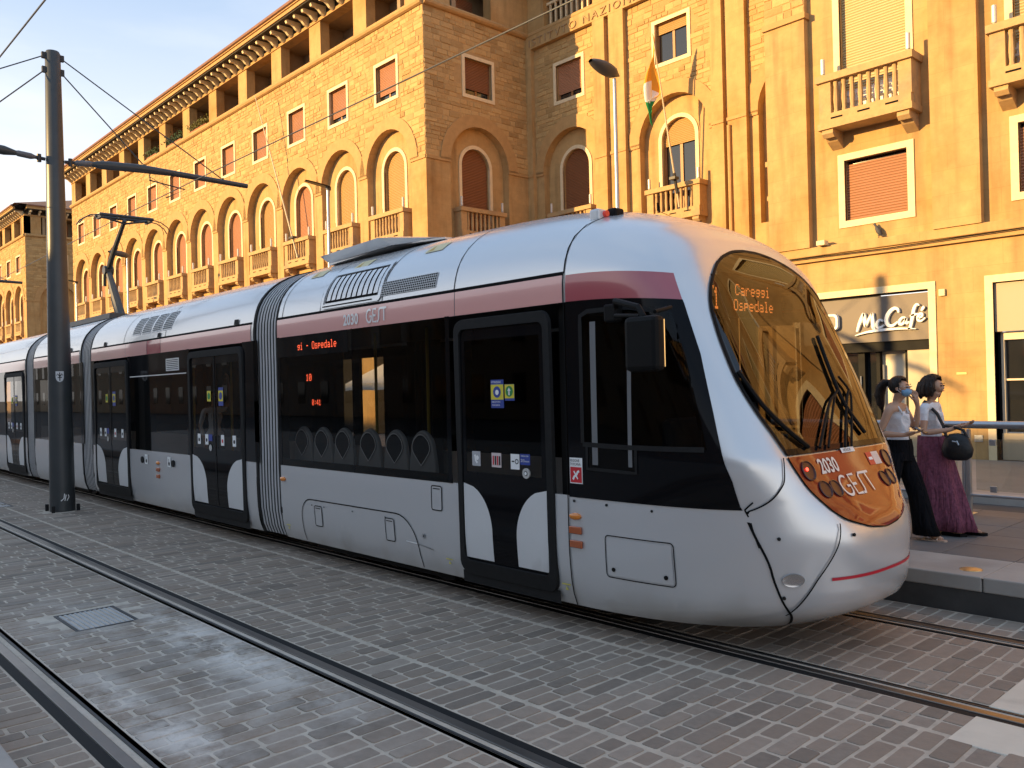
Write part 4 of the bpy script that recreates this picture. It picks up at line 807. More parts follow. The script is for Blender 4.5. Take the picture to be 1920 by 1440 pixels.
stroke('windscreen_seal', M_BLKM, rim, .020, front, .013); 
patch('ceramic_border', M_BLK, lambda u, v: front((2 * u - 1) * (wsw(1.39 + .035 * v) + .0), 1.385 + .04 * v, .014), 24, 2)
stroke('windscreen_border', M_BLK, [(x * .93, z) for x, z in rim[-34:]], .10, front, .011)
MZ = [.868, .880, .898, .952, 1.0, 1.054, 1.167, 1.312, 1.375]; MW = [.03, .16, .26, .435, .51, .568, .655, .722, .742]
MT = np.array(spline(list(zip(MZ, MW)), 8))
def mw(z): return float(np.interp(z, MT[:, 0], MT[:, 1]))
MKP = patch('lamp_mask', M_MASK, lambda u, v: front((2 * u - 1) * mw(.868 + .507 * v), .868 + .507 * v, .010), 36, 30)
mr_ = [(mw(z), z) for z in np.linspace(.868, 1.375, 34)]; mr_ = [(-x, z) for x, z in mr_[::-1]] + [(x, z) for x, z in mr_]
stroke('mask_gap', M_GAP, mr_, .016, front, .007)
for dy, z, r in ((-.597, 1.276, .072), (.597, 1.276, .072), (-.505, 1.147, .064), (-.378, 1.142, .064), (.505, 1.147, .064), (.378, 1.142, .064)):
    p = front(dy, z, .012); nrm = (front(dy, z, .05) - front(dy, z, .01)).normalized(); q = nrm.to_track_quat('Z', 'Y').to_matrix().to_4x4(); q.translation = p
    b = MB(); b.lathe([(r, 0), (r, .008), (r * .9, .010), (r * .82, .002), (r * .3, .001), (0.001, .001)], n=24); o = b.build('headlight', [mat('lamp_cup', (.05, .010, .014), .30, spec=.4, coat=.2)], MKP, smooth=40); o.matrix_world = q
b = MB(); b.tube([front(-.615, 1.285, .018), front(-.615, 1.285, .024)], .012, 10); b.build('marker_led', mat('led_spot', (.3, 0, 0), .3, emit=((1, .05, .03), 3)), MKP)
def surf_text(s, size, x0, z0, fn, off, mt, parent, name='lettering', sx=1.0, slope=0.0, spacing=1.0, align='LEFT', bold=0.0):
    vs, fs = text_mesh(s, size, 0, spacing, align, bold); b = MB(); b.add([fn(x0 + x * sx, z0 + y + slope * x, off) for x, y, z in vs], fs); return b.build(name, mt, parent)
def gest(x0, z0, h, fn, off, mt, parent, wr=.1, ws=.9):
    st = [arc(.42, .5, .42, 55, 320, 16, .5) + [(.80, .46), (.5, .46)], [(1.55, 1.0), (1.02, 1.0), (1.02, 0), (1.55, 0)], [(1.02, .5), (1.45, .5)], [(2.30, 1.0), (2.12, 1.0), (1.98, .85), (1.92, .2), (1.78, .0), (1.60, 0)], [(2.30, 1.0), (3.1, 1.0)], [(2.72, 1.0), (2.72, 0)]]
    b = MB()
    for s_ in st:
        vs, fs = ribbon([(p[0] * h * ws + x0, p[1] * h + z0) for p in s_], h * wr); b.add([fn(x, z, off) for x, z in vs], fs)
    return b.build('operator_lettering', mt, parent)
surf_text('2030', .135, -.455, 1.245, front, .016, M_LETTER, MKP, 'fleet_number', sx=.95, bold=.003)
gest(-.30, 1.085, .125, front, .016, M_LETTER, MKP, .13, 1.2)
fill('maker_plate', M_WHITE, [(-.06, 1.355), (.14, 1.355), (.14, 1.388), (-.06, 1.388)], front, .018, MKP); surf_text('HITACHI', .028, -.03, 1.362, front, .020, M_BLKM, MKP, 'plate_text')
fill('red_sign', mat('sign_red', (.6, .04, .04), .4), [(.28, 1.245), (.37, 1.245), (.37, 1.335), (.28, 1.335)], front, .014, MKP); fill('white_sign', mat('sign_white', (.7, .6, .56), .4), [(.37, 1.245), (.48, 1.245), (.48, 1.335), (.37, 1.335)], front, .014, MKP); stroke('sign_cross', M_WHITE, [(.295, 1.29), (.355, 1.29)], .02, front, .017, MKP)
patch('red_stripe', mat('stripe_red', (.55, .012, .03), .35), lambda u, v: front(-.603 + 1.206 * u, .567 + .020 * v, .005), 40, 1)
# nose lamp recess and hatch
p = front(-.815, .585, .006); nrm = (front(-.815, .585, .05) - front(-.815, .585, .01)).normalized(); q = nrm.to_track_quat('Z', 'Y').to_matrix().to_4x4(); q.translation = p
b = MB(); b.lathe([(.075, 0), (.072, .006), (.064, .004), (.04, .002), (.001, .001)], n=24, sx=1.0, sy=.62); o = b.build('recessed_lamp', mat('chrome_cup', (.5, .5, .51), .22, metal=.9), TR, smooth=40); o.matrix_world = q
for sg in (-1,):
    def hat(t, o): return near(t[0], t[1], o)
    pts = rrect(-4.10, -3.52, .485, .79, .03); stroke('hatch_gap', M_GAP, pts + [pts[0]], .007, near, .005)
    patch('service_hatch', M_SIL, lambda u, v: near(-4.085 + .55 * u, .50 + .275 * v, .006), 8, 4)
    for x in (-4.03, -3.59): b = MB(); b.tube([near(x, .545, .004), near(x, .545, .012)], .016, 10); b.build('hatch_lock', M_BLKM, TR)
for x, z in ((-4.40, 1.015), (-4.08, 1.01), (-3.68, 1.0), (-3.22, .99)): b = MB(); b.tube([near(x, z, 0), near(x, z, .008)], .010, 8); b.build('screw', M_RUBR, TR)
for dy, z in ((-.90, .86), (-.845, .465), (-.665, 1.20), (-.43, .855)): b = MB(); b.tube([front(dy, z, 0), front(dy, z, .009)], .012, 8); b.build('screw', M_RUBR, TR)
def side_lamp(x, z, kind):
    b = MB()
    if kind == 'oval': b.lathe([(.06, 0), (.055, .015), (.03, .024), (.005, .026)], n=16, sx=1, sy=.45)
    else: b.box(-.062, .062, -.028, .028, 0, .018)
    o = b.build('indicator' if kind == 'oval' else 'side_marker', M_AMB if kind == 'oval' else M_REDL, TR, smooth=40, bevel=0 if kind == 'oval' else .006); p = near(x, z, .002); n_ = (near(x, z, .02) - near(x, z, .001)).normalized()
    xa = Vector((1, 0, 0)) - n_ * n_.x; xa.normalize(); ya = n_.cross(xa); o.matrix_world = Matrix(((xa.x, ya.x, n_.x, p.x), (xa.y, ya.y, n_.y, p.y), (xa.z, ya.z, n_.z, p.z), (0, 0, 0, 1)))
for x, z, k in ((-4.39, .90, 'oval'), (-4.39, .795, 'r'), (-4.385, .69, 'r'), (-9.03, .89, 'oval'), (-12.97, .88, 'oval'), (-12.97, .78, 'r'), (-12.97, .68, 'r')): side_lamp(x, z, k)
# passenger doors
DOORS = [(-5.79, -4.60, False), (-11.72, -9.99, True), (-15.93, -14.2, True), (-22.60, -20.87, True), (-26.80, -25.05, True)]
def door(x0, x1, dbl):
    ring = rrect(x0 + .03, x1 - .03, .30, 2.46, .09, 5); f = near; o = None
    out = rrect(x0, x1, .27, 2.49, .11, 5); inn = rrect(x0 + .075, x1 - .075, .40, 2.40, .06, 5); n = len(out); b = MB()
    pts = [f(x, z, .004) for x, z in out] + [f(x, z, .032) for x, z in [(a * .9 + c * .1, e * .9 + g * .1) for (a, e), (c, g) in zip(out, inn)]] + [f(x, z, .032) for x, z in inn] + [f(x, z, .006) for x, z in inn]
    b.add(pts, [(k * n + i, k * n + (i + 1) % n, (k + 1) * n + (i + 1) % n, (k + 1) * n + i) for k in range(3) for i in range(n)]); o = b.build('door', M_RUBR, TR, smooth=30)
    b = MB(); b.grid(lambda u, v: f(x0 + (x1 - x0) * u, .20 + .10 * v, .014 + .03 * (1 - v)), 2, 2); b.build('door_sill', M_RUBR, o)
    npatch('lower_leaf', M_BLK, x0 + .07, x1 - .07, .38, 1.10, .009, o, nu=2)
    leaves = [(x0 + .075, x1 - .075)] if not dbl else [(x0 + .075, (x0 + x1) / 2 - .006), ((x0 + x1) / 2 + .006, x1 - .075)]
    for (a, c) in leaves:
        npatch('door_glass', G_SIDE, a, c, 1.08, 2.41, .010, o, nu=1)
        npatch('leaf_edge', M_BLK, a, a + .06, 1.08, 2.41, .012, o, nu=1); npatch('leaf_edge', M_BLK, c - .06, c, 1.08, 2.41, .012, o, nu=1); npatch('leaf_rail', M_BLK, a + .06, c - .06, 1.08, 1.17, .012, o, nu=1); npatch('leaf_rail', M_BLK, a + .06, c - .06, 2.30, 2.41, .012, o, nu=1)
    if dbl: stroke('leaf_gap', M_RUBR, [((x0 + x1) / 2, .42), ((x0 + x1) / 2, 2.40)], .02, f, .018, o)
    fw = .36 if not dbl else .46
    for sgn, xa in ((1, x0 + .085), (-1, x1 - .085)):
        def fz(u, v): z = .425 + .645 * v; return f(xa + sgn * fw * u * (1 if z < .66 else math.sqrt(max(0, 1 - ((z - .66) / .41) ** 2))), z, .013)
        patch('lower_panel', M_SILG, fz, 4, 24, o)
    return o
DO = [door(*d) for d in DOORS]
M_YEL = mat('sticker_yellow', (.75, .62, .05), .5); M_BLU = mat('sticker_blue', (.03, .06, .30), .5); M_GRN = mat('sticker_green', (.02, .25, .06), .5); M_RED = mat('sticker_red', (.6, .02, .03), .5)
def rq(o, name, mt, x0, x1, z0, z1, off): fill(name, mt, [(x0, z0), (x1, z0), (x1, z1), (x0, z1)], near, off, o)
def disc(o, name, mt, x, z, r, off): fill(name, mt, arc(x, z, r, 0, 350, 14), near, off, o)
d = DO[0]
rq(d, 'notice', M_BLU, -5.315, -5.155, 1.72, 1.955, .016); rq(d, 'notice', M_YEL, -5.312, -5.158, 1.79, 1.915, .018); disc(d, 'notice_symbol', M_BLU, -5.235, 1.853, .048, .020); disc(d, 'notice_symbol', M_WHITE, -5.232, 1.85, .022, .022)
surf_text('ATTENZIONE', .024, -5.307, 1.927, near, .019, M_WHITE, d, 'notice_text', sx=.82); surf_text('OBBLIGATORIO', .018, -5.305, 1.765, near, .019, M_WHITE, d, 'notice_text', sx=.85); surf_text('MASCHERINA', .018, -5.30, 1.738, near, .019, M_WHITE, d, 'notice_text', sx=.9)
rq(d, 'notice', M_BLU, -5.142, -5.025, 1.78, 1.915, .016); rq(d, 'notice', M_YEL, -5.14, -5.027, 1.80, 1.913, .018); disc(d, 'notice_symbol', M_GRN, -5.084, 1.857, .045, .020); stroke('arrow', M_WHITE, [(-5.084, 1.825), (-5.084, 1.865)], .016, near, .022, d); fill('arrow', M_WHITE, [(-5.105, 1.86), (-5.063, 1.86), (-5.084, 1.888)], near, .022, d)
rq(d, 'notice', mat('sticker_grey', (.42, .42, .43), .5), -5.58, -5.47, 1.225, 1.35, .016); stroke('notice_symbol', M_WHITE, [(-5.54, 1.32), (-5.53, 1.27), (-5.51, 1.25)], .02, near, .018, d); disc(d, 'notice_symbol', M_WHITE, -5.51, 1.295, .02, .018)
rq(d, 'notice', mat('sticker_pale', (.66, .55, .53), .5), -5.325, -5.205, 1.225, 1.345, .016)
for k in range(4): rq(d, 'notice_figure', M_RUBR if k % 2 else M_RED, -5.31 + k * .026, -5.294 + k * .026, 1.245, 1.32, .018)
rq(d, 'notice', M_WHITE, -5.09, -4.985, 1.22, 1.345, .016); stroke('arrow', M_BLKM, [(-5.075, 1.285), (-5.045, 1.285)], .01, near, .018, d); pts_ = arc(-5.016, 1.285, .018, 0, 360, 12); stroke('notice_symbol', M_BLKM, pts_, .007, near, .018, d)
rq(d, 'notice', M_BLU, -4.975, -4.86, 1.262, 1.35, .016); surf_text('CAPIENZA MAX', .016, -4.968, 1.328, near, .018, M_WHITE, d, 'notice_text', sx=.8); surf_text('215', .034, -4.968, 1.285, near, .018, M_WHITE, d, 'notice_text', sx=.9); surf_text('PERSONE', .015, -4.918, 1.285, near, .018, M_WHITE, d, 'notice_text', sx=.8)
b = MB(); b.tube([near(-4.905, 1.195, .012), near(-4.905, 1.195, .024)], .042, 18); b.build('door_button', mat('button_grey', (.5, .49, .46), .4), d, smooth=30); disc(d, 'button_centre', M_RUBR, -4.905, 1.195, .02, .026); disc(d, 'button_centre', M_WHITE, -4.905, 1.195, .014, .0275)
for d, (x0, x1, _) in zip(DO[1:], DOORS[1:]):
    c = (x0 + x1) / 2; rq(d, 'notice', M_YEL, c - .24, c - .12, 1.80, 1.94, .016); disc(d, 'notice_symbol', M_GRN, c - .18, 1.87, .045, .018); rq(d, 'notice', M_BLU, c + .12, c + .27, 1.74, 1.98, .016); rq(d, 'notice', M_YEL, c + .125, c + .265, 1.80, 1.94, .018); disc(d, 'notice_symbol', M_BLU, c + .195, 1.87, .05, .02)
    for k, xx in enumerate((c - .58, c - .33, c + .17, c + .52)): rq(d, 'notice', M_WHITE, xx, xx + .10, 1.22, 1.36, .016); (disc(d, 'notice_symbol', (M_BLKM, M_RED)[k == 2], xx + .05, 1.28, .025, .018))
    rq(d, 'notice', M_BLU, c - .22, c - .10, 1.27, 1.36, .016); disc(d, 'door_button', mat('button_grey', (.5, .49, .46), .4), c - .16, 1.18, .045, .018)
# stickers and lettering on the side
RG = npatch('region_badge', M_WHITE, -4.43, -4.30, 1.15, 1.345, .012); rq(RG, 'badge_shield', M_RED, -4.423, -4.307, 1.158, 1.275, .014); surf_text('REGIONE', .027, -4.425, 1.315, near, .014, M_BLKM, RG, 'badge_text', sx=.85); surf_text('TOSCANA', .027, -4.425, 1.287, near, .014, M_BLKM, RG, 'badge_text', sx=.85)
stroke('badge_emblem', M_WHITE, [(-4.395, 1.18), (-4.38, 1.205), (-4.36, 1.215), (-4.345, 1.24), (-4.33, 1.245)], .018, near, .016, RG); stroke('badge_emblem', M_WHITE, [(-4.385, 1.245), (-4.365, 1.215), (-4.345, 1.185)], .012, near, .0165, RG)
surf_text('2030', .150, -7.62, 2.575, near, .012, M_LETW, TR, 'fleet_number', sx=.95, bold=.005); gest(-7.18, 2.572, .125, near, .012, M_LETW, TR, .17)
F5 = {'C': '0111010001100001000010000100010 1110', 'a': '00000000000111000001011111000101111', 'r': '00000000001011011001100001000010000', 'e': '00000000000111010001111111000001110', 'g': '00000000000111110001011110000101110', 'i': '00100000000110000100001000010001110', 'O': '01110100011000110001100011000101110', 's': '00000000000111010000011100000111110', 'p': '00000000001111010001111101000010000', 'd': '00001000010111110001100011000101111', 'l': '01100001000010000100001000010001110', '-': '00000000000000001110000000000000000', 'T': '11111101010010000100001000010000100', '1': '00100011000010000100001000010001110', ' ': '0' * 35, ':': '00000001000010000000001000010000000', '0': '01110100011001110101110011000101110', '4': '00010001100101010010111110001000010'}
F5 = {k: v.replace(' ', '') for k, v in F5.items()}
def led(s, x0, z0, px, fn, off, mt, parent, sx=1.0, bold=False):
    b = MB(); r = px * .42
    for c in s:
        g = F5[c]
        for k, ch in enumerate(g):
            if ch == '1': x = x0 + (k % 5) * px * sx; z = z0 + (6 - k // 5) * px; b.poly([fn(x - r * sx, z - r, off), fn(x + r * sx, z - r, off), fn(x + r * sx, z + r, off), fn(x - r * sx, z + r, off)])
        x0 += 6 * px * sx
    return b.build('led_display_text', mt, parent)
led('gi - Ospedale', -8.60, 2.37, .0118, near, .012, M_LED, TR, .92)
led('10', -8.42, 2.02, .011, near, .012, M_LED, TR, 1.0); led('0:41', -8.30, 1.75, .009, near, .012, M_LED, TR, .9)
npatch('display_cover', M_BLK, -9.03, -7.55, 2.30, 2.53, .008, nu=1)
# destination display behind the windscreen
DB = MB(); DB.box(-3.72, -3.66, YC - .62, YC + .62, 2.40, 2.74); DB = DB.build('destination_display', M_BLKM, TR)
fd = lambda x, z, o: Vector((-3.655 + o, YC + x, z))
led('Careggi', -.10, 2.575, .0128, fd, .004, M_LEDO, DB, .97); led('Ospedale', -.125, 2.455, .0128, fd, .004, M_LEDO, DB, .97); led('T', -.44, 2.555, .011, fd, .004, M_LEDO, DB, .8); led('1', -.40, 2.46, .024, fd, .0045, M_LEDO, DB, .62)
b = MB(); b.box(-4.2, -3.66, YC - .8, YC + .8, 2.62, 2.66); b.build('cab_ceiling', M_DARK, TR)
# wipers and sun blind
for path, wd in (([(.36, 2.22), (.31, 1.95), (.295, 1.69), (.40, 1.47)], .034), ([(-.36, 1.405), (.05, 1.69), (.195, 1.755), (.30, 1.80)], .024), ([(-.24, 1.40), (.12, 1.69), (.22, 1.76)], .020), ([(0, 1.39), (.34, 1.70), (.459, 1.787)], .024), ([(.10, 1.39), (.41, 1.69), (.47, 1.79), (.40, 1.9)], .020)):
    if wd:
        b = MB(); b.tube([front(x, z, .03) for x, z in spline(path, 4)], wd * .45, 6); b.build('wiper', M_BLKM, TR, smooth=True)
b = MB(); b.tube([front(x, z, .03) for x, z in spline([(-.87, 1.95), (-.79, 1.72), (-.66, 1.55), (-.50, 1.42)], 5)], .017, 6); b.build('wiper', M_BLKM, TR, smooth=True)
# mirror
MI = MB(); MI.box(-3.60, -3.33, 4.33, 4.44, 1.97, 2.335); MI = MI.build('mirror', M_BLKM, TR, bevel=.035)
b = MB(); b.box(-3.57, -3.35, 4.445, 4.455, 2.0, 2.31); b.build('mirror_glass', mat('mirror_silver', (.6, .6, .6), .03, metal=1), MI)
b = MB(); b.tube([(-3.96, 4.70, 2.44), (-3.80, 4.50, 2.47), (-3.52, 4.40, 2.40), (-3.47, 4.39, 2.33)], .022, 8); b.tube([(-3.98, 4.70, 2.38), (-3.8, 4.5, 2.37), (-3.5, 4.39, 2.34)], .014, 8); b.tube([(-3.42, 4.62, 2.40), (-3.40, 4.42, 2.36)], .014, 8); b.build('mirror_arm', M_BLKM, MI, smooth=True)
b = MB(); b.box(-4.02, -3.90, 4.62, 4.71, 2.34, 2.47); b.build('mirror_mount', M_BLKM, MI, bevel=.015)
b = MB(); b.box(-3.20, -3.08, 4.86, 4.93, 2.0, 2.30); b.build('mirror_housing', M_BLKM, TR, bevel=.03) if False else None
# lower side panels: hatch line, flaps
pts = [(-8.62, .22), (-8.62, .42)] + arc(-8.42, .50, .20, 180, 90, 6) + [(-7.5, .70)] + arc(-6.78, .34, .36, 90, 0, 8) + [(-6.42, .22)]
stroke('bogie_hatch_gap', M_GAP, pts, .011, near, .005)
for x, z in ((-8.25, .53), (-6.88, .53), (-6.11, .90)):
    w_ = .075; r_ = rrect(x - w_, x + w_, z - .11, z + .11, .02, 3); o = npatch('service_flap', M_SIL, x - w_, x + w_, z - .11, z + .11, .004, nu=1); stroke('flap_gap', M_GAP, r_ + [r_[0]], .009, near, .007, o); stroke('flap_print', M_RUBR, [(x - .05, z + .085), (x + .05, z + .085)], .008, near, .008, o)
for x, z in ((-8.38, .64), (-8.12, .64), (-7.55, .645), (-6.95, .645)): disc(TR, 'screw', M_RUBR, x, z, .009, .006)
disc(TR, 'key_lock', M_GALV, -6.33, .53, .022, .008); disc(TR, 'key_hole', M_RUBR, -6.33, .53, .008, .010); stroke('scratch', mat('bare_scratch', (.8, .8, .78), .4), [(-6.62, .45), (-6.45, .445)], .012, near, .005); stroke('scratch', mat('dark_scratch', (.2, .19, .18), .7), [(-6.45, .445), (-6.2, .415)], .008, near, .005)
M_YM = mat('jack_mark_yellow', (.65, .60, .12), .5)
for x in (-8.97, -5.98, -4.53): stroke('jacking_mark', M_YM, [(x - .045, .36), (x + .045, .36)], .01, near, .006); fill('jacking_mark', M_YM, [(x - .018, .315), (x + .018, .315), (x, .345)], near, .006)
for x in (-13.45, -12.52): rq(TR, 'wheelchair_sign', M_WHITE, x - .06, x + .06, .84, .99, .008); disc(TR, 'wheelchair_symbol', M_BLKM, x, .89, .03, .010); stroke('wheelchair_symbol', M_BLKM, [(x - .01, .96), (x - .01, .91), (x + .03, .89)], .014, near, .010)
for x in (-13.62, -12.36): b = MB(); b.tube([near(x, .90, 0), near(x, .90, .02)], .05, 14); b.build('call_button', M_RUBR, TR, smooth=30)
# dust along the skirt edge is in the paint; roof details
def louvre():
    o = npatch('louvre_panel', M_GAP, -8.03, -7.03, 2.84, 3.14, .004, nu=2, nv=8)
    for k in range(10):
        x = -8.0 + k * .1; patch('louvre_slat', M_SIL, lambda u, v: near(x + .084 * u, 2.86 + .26 * v, .008 + .006 * u), 1, 8, o)
    r_ = rrect(-8.08, -6.98, 2.80, 3.17, .03, 3); stroke('louvre_frame', M_SIL, r_ + [r_[0]], .05, near, .012, o); stroke('louvre_hinge', M_GAP, [(-8.06, 2.80), (-7.1, 2.80)], .012, near, .016, o)
louvre()
o = npatch('roof_grille', M_GAP, -6.98, -6.08, 2.815, 2.955, .004, nu=2, nv=5); b = MB()
for k in range(31): x = -6.98 + .9 * k / 30; b.grid(lambda u, v: near(x + .006 * u, 2.815 + .14 * v, .008), 1, 5)
for k in range(7): z = 2.815 + .135 * k / 6; b.grid(lambda u, v: near(-6.98 + .9 * u, z + .004 * v, .0085), 2, 1)
tag(b.build('grille_wires', M_SILG, o), kind='stuff')
for x in (-5.80, -6.93, -8.12, -8.98):
    stroke('roof_seam', M_GAP, [(x, z) for z in (2.76, 2.85, 2.95, 3.05, 3.15, 3.25, 3.32, 3.38, 3.42, 3.45, 3.47)], .010, near, .004)
for x in (-12.6, -14.4): stroke('roof_seam', M_GAP, [(x, z) for z in (2.76, 2.9, 3.05, 3.2, 3.32, 3.4, 3.45)], .012, near, .004)
for x in (-8.60, -7.68, -6.4):
    o = patch('warning_label', mat('label_pale_yellow', (.70, .62, .36), .5), lambda u, v: near(x - .14 + .28 * u, 3.20 + .09 * v, .005), 3, 3); fill('warning_triangle', mat('label_orange', (.6, .35, .05), .5), [(x - .10, 3.215), (x - .02, 3.215), (x - .06, 3.275)], near, .007, o)
for k in range(4):
    x = -14.05 + k * .42 + (.0 if k < 2 else .02); o = npatch('roof_vent', M_SILG, x, x + .36, 2.86, 3.14, .004, nu=2, nv=6); b = MB()
    for i in range(9):
        for j in range(9):
            xx, zz = x + .03 + i * .036, 2.88 + j * .029; b.add([near(xx + a, zz + c, .007) for a, c in ((0, 0), (.024, 0), (.024, .016), (0, .016))], [(0, 1, 2, 3)])
    tag(b.build('vent_perforation', M_GAP, o), kind='stuff')
for x in (-10.25, -12.9, -15.4, -17.4): rq(TR, 'roof_clip', M_RUBR, x, x + .12, 2.765, 2.83, .012)
npatch('side_vent', M_SILG, -12.55, -12.05, 2.25, 2.43, .012, nu=1)
for k in range(6): stroke('vent_slot', M_GAP, [(-12.52, 2.275 + k * .026), (-12.08, 2.275 + k * .026)], .009, near, .014)
b = MB(); b.prism([(-8.85, 5.25, 3.40), (-7.55, 5.25, 3.45), (-6.75, 5.35, 3.42), (-6.75, 6.5, 3.42), (-8.85, 6.5, 3.40)], (0, 0, .02)); b.add([(-8.9, 5.15, 3.50), (-7.6, 5.10, 3.53), (-7.5, 5.35, 3.555), (-8.75, 5.4, 3.54), (-6.75, 5.4, 3.44), (-6.8, 6.5, 3.55), (-8.8, 6.5, 3.55), (-8.85, 5.25, 3.42), (-7.5, 5.22, 3.45)], [(0, 1, 2, 3), (1, 4, 2), (2, 4, 5), (3, 2, 5, 6), (0, 3, 6), (7, 8, 1, 0), (8, 4, 1)]); b.build('roof_unit', M_SIL, TR)
zr = max(z for z in np.linspace(2.8, 3.48, 200) if hwid(-4.5, z) > .74); b = MB(); b.box(-4.56, -4.46, YC - .78, YC - .66, zr - .03, zr + .075); o = b.build('roof_lamp', M_SILG, TR, bevel=.02); b = MB(); b.tube([(-4.47, YC - .70, zr + .035), (-4.43, YC - .70, zr + .035)], .026, 10); b.build('roof_lamp_lens', mat('red_lens', (.5, .03, .02), .2, emit=((1, .1, .08), .1)), o)
b = MB(); b.box(-4.50, -4.40, YC - .64, YC - .52, zr, zr + .09); b.build('roof_camera', M_BLKM, TR, bevel=.02)
b = MB(); b.box(-19.6, -17.0, YC - .6, YC + .6, 3.40, 3.50); b.build('pantograph_frame', M_POLE, TR)
# pantograph
PG = MB(); PG.tube([(-18.15, YC, 3.52), (-18.55, YC, 4.05), (-18.95, YC, 4.58)], [.09, .085, .06], 8); PG = PG.build('pantograph', M_POLE, TR, smooth=40)
b = MB(); b.tube([(-18.95, YC, 4.58), (-18.45, YC, 5.02), (-17.85, YC, 5.47)], [.055, .05, .04], 8); b.build('upper_arm', M_POLE, PG, smooth=40)
b = MB(); b.tube([(-18.95, YC - .09, 4.58), (-18.95, YC + .09, 4.58)], .10, 10); b.build('knee_joint', M_POLE, PG, smooth=30)
b = MB(); b.tube([(-19.0, YC + .05, 4.45), (-18.9, YC + .05, 3.95), (-18.6, YC + .05, 3.52)], .018, 6); b.tube([(-19.0, YC - .06, 4.5), (-19.02, YC - .06, 4.25)], .045, 8); b.build('guide_rod', M_POLE, PG)
for dx in (-.14, .14): b = MB(); b.tube([(-17.85 + dx, YC - .52, 5.52), (-17.85 + dx, YC + .52, 5.52)], .032, 8); b.build('contact_strip', M_POLE, PG, smooth=30)
b = MB(); b.box(-18.0, -17.7, YC - .5, YC - .44, 5.46, 5.52); b.box(-18.0, -17.7, YC + .44, YC + .5, 5.46, 5.52); b.tube([(-17.85, YC - .45, 5.5), (-17.85, YC, 5.40), (-17.85, YC + .45, 5.5)], .022, 6); b.build('collector_frame', M_POLE, PG)
for s in (-1, 1):
    for dx in (-.1, .1): b = MB(); b.tube([(-17.85 + dx, YC + s * .50, 5.52), (-17.85 + dx, YC + s * .68, 5.49), (-17.85 + dx, YC + s * .82, 5.40), (-17.85 + dx, YC + s * .88, 5.30)], .012, 6); b.build('end_horn', M_POLE, PG, smooth=True)
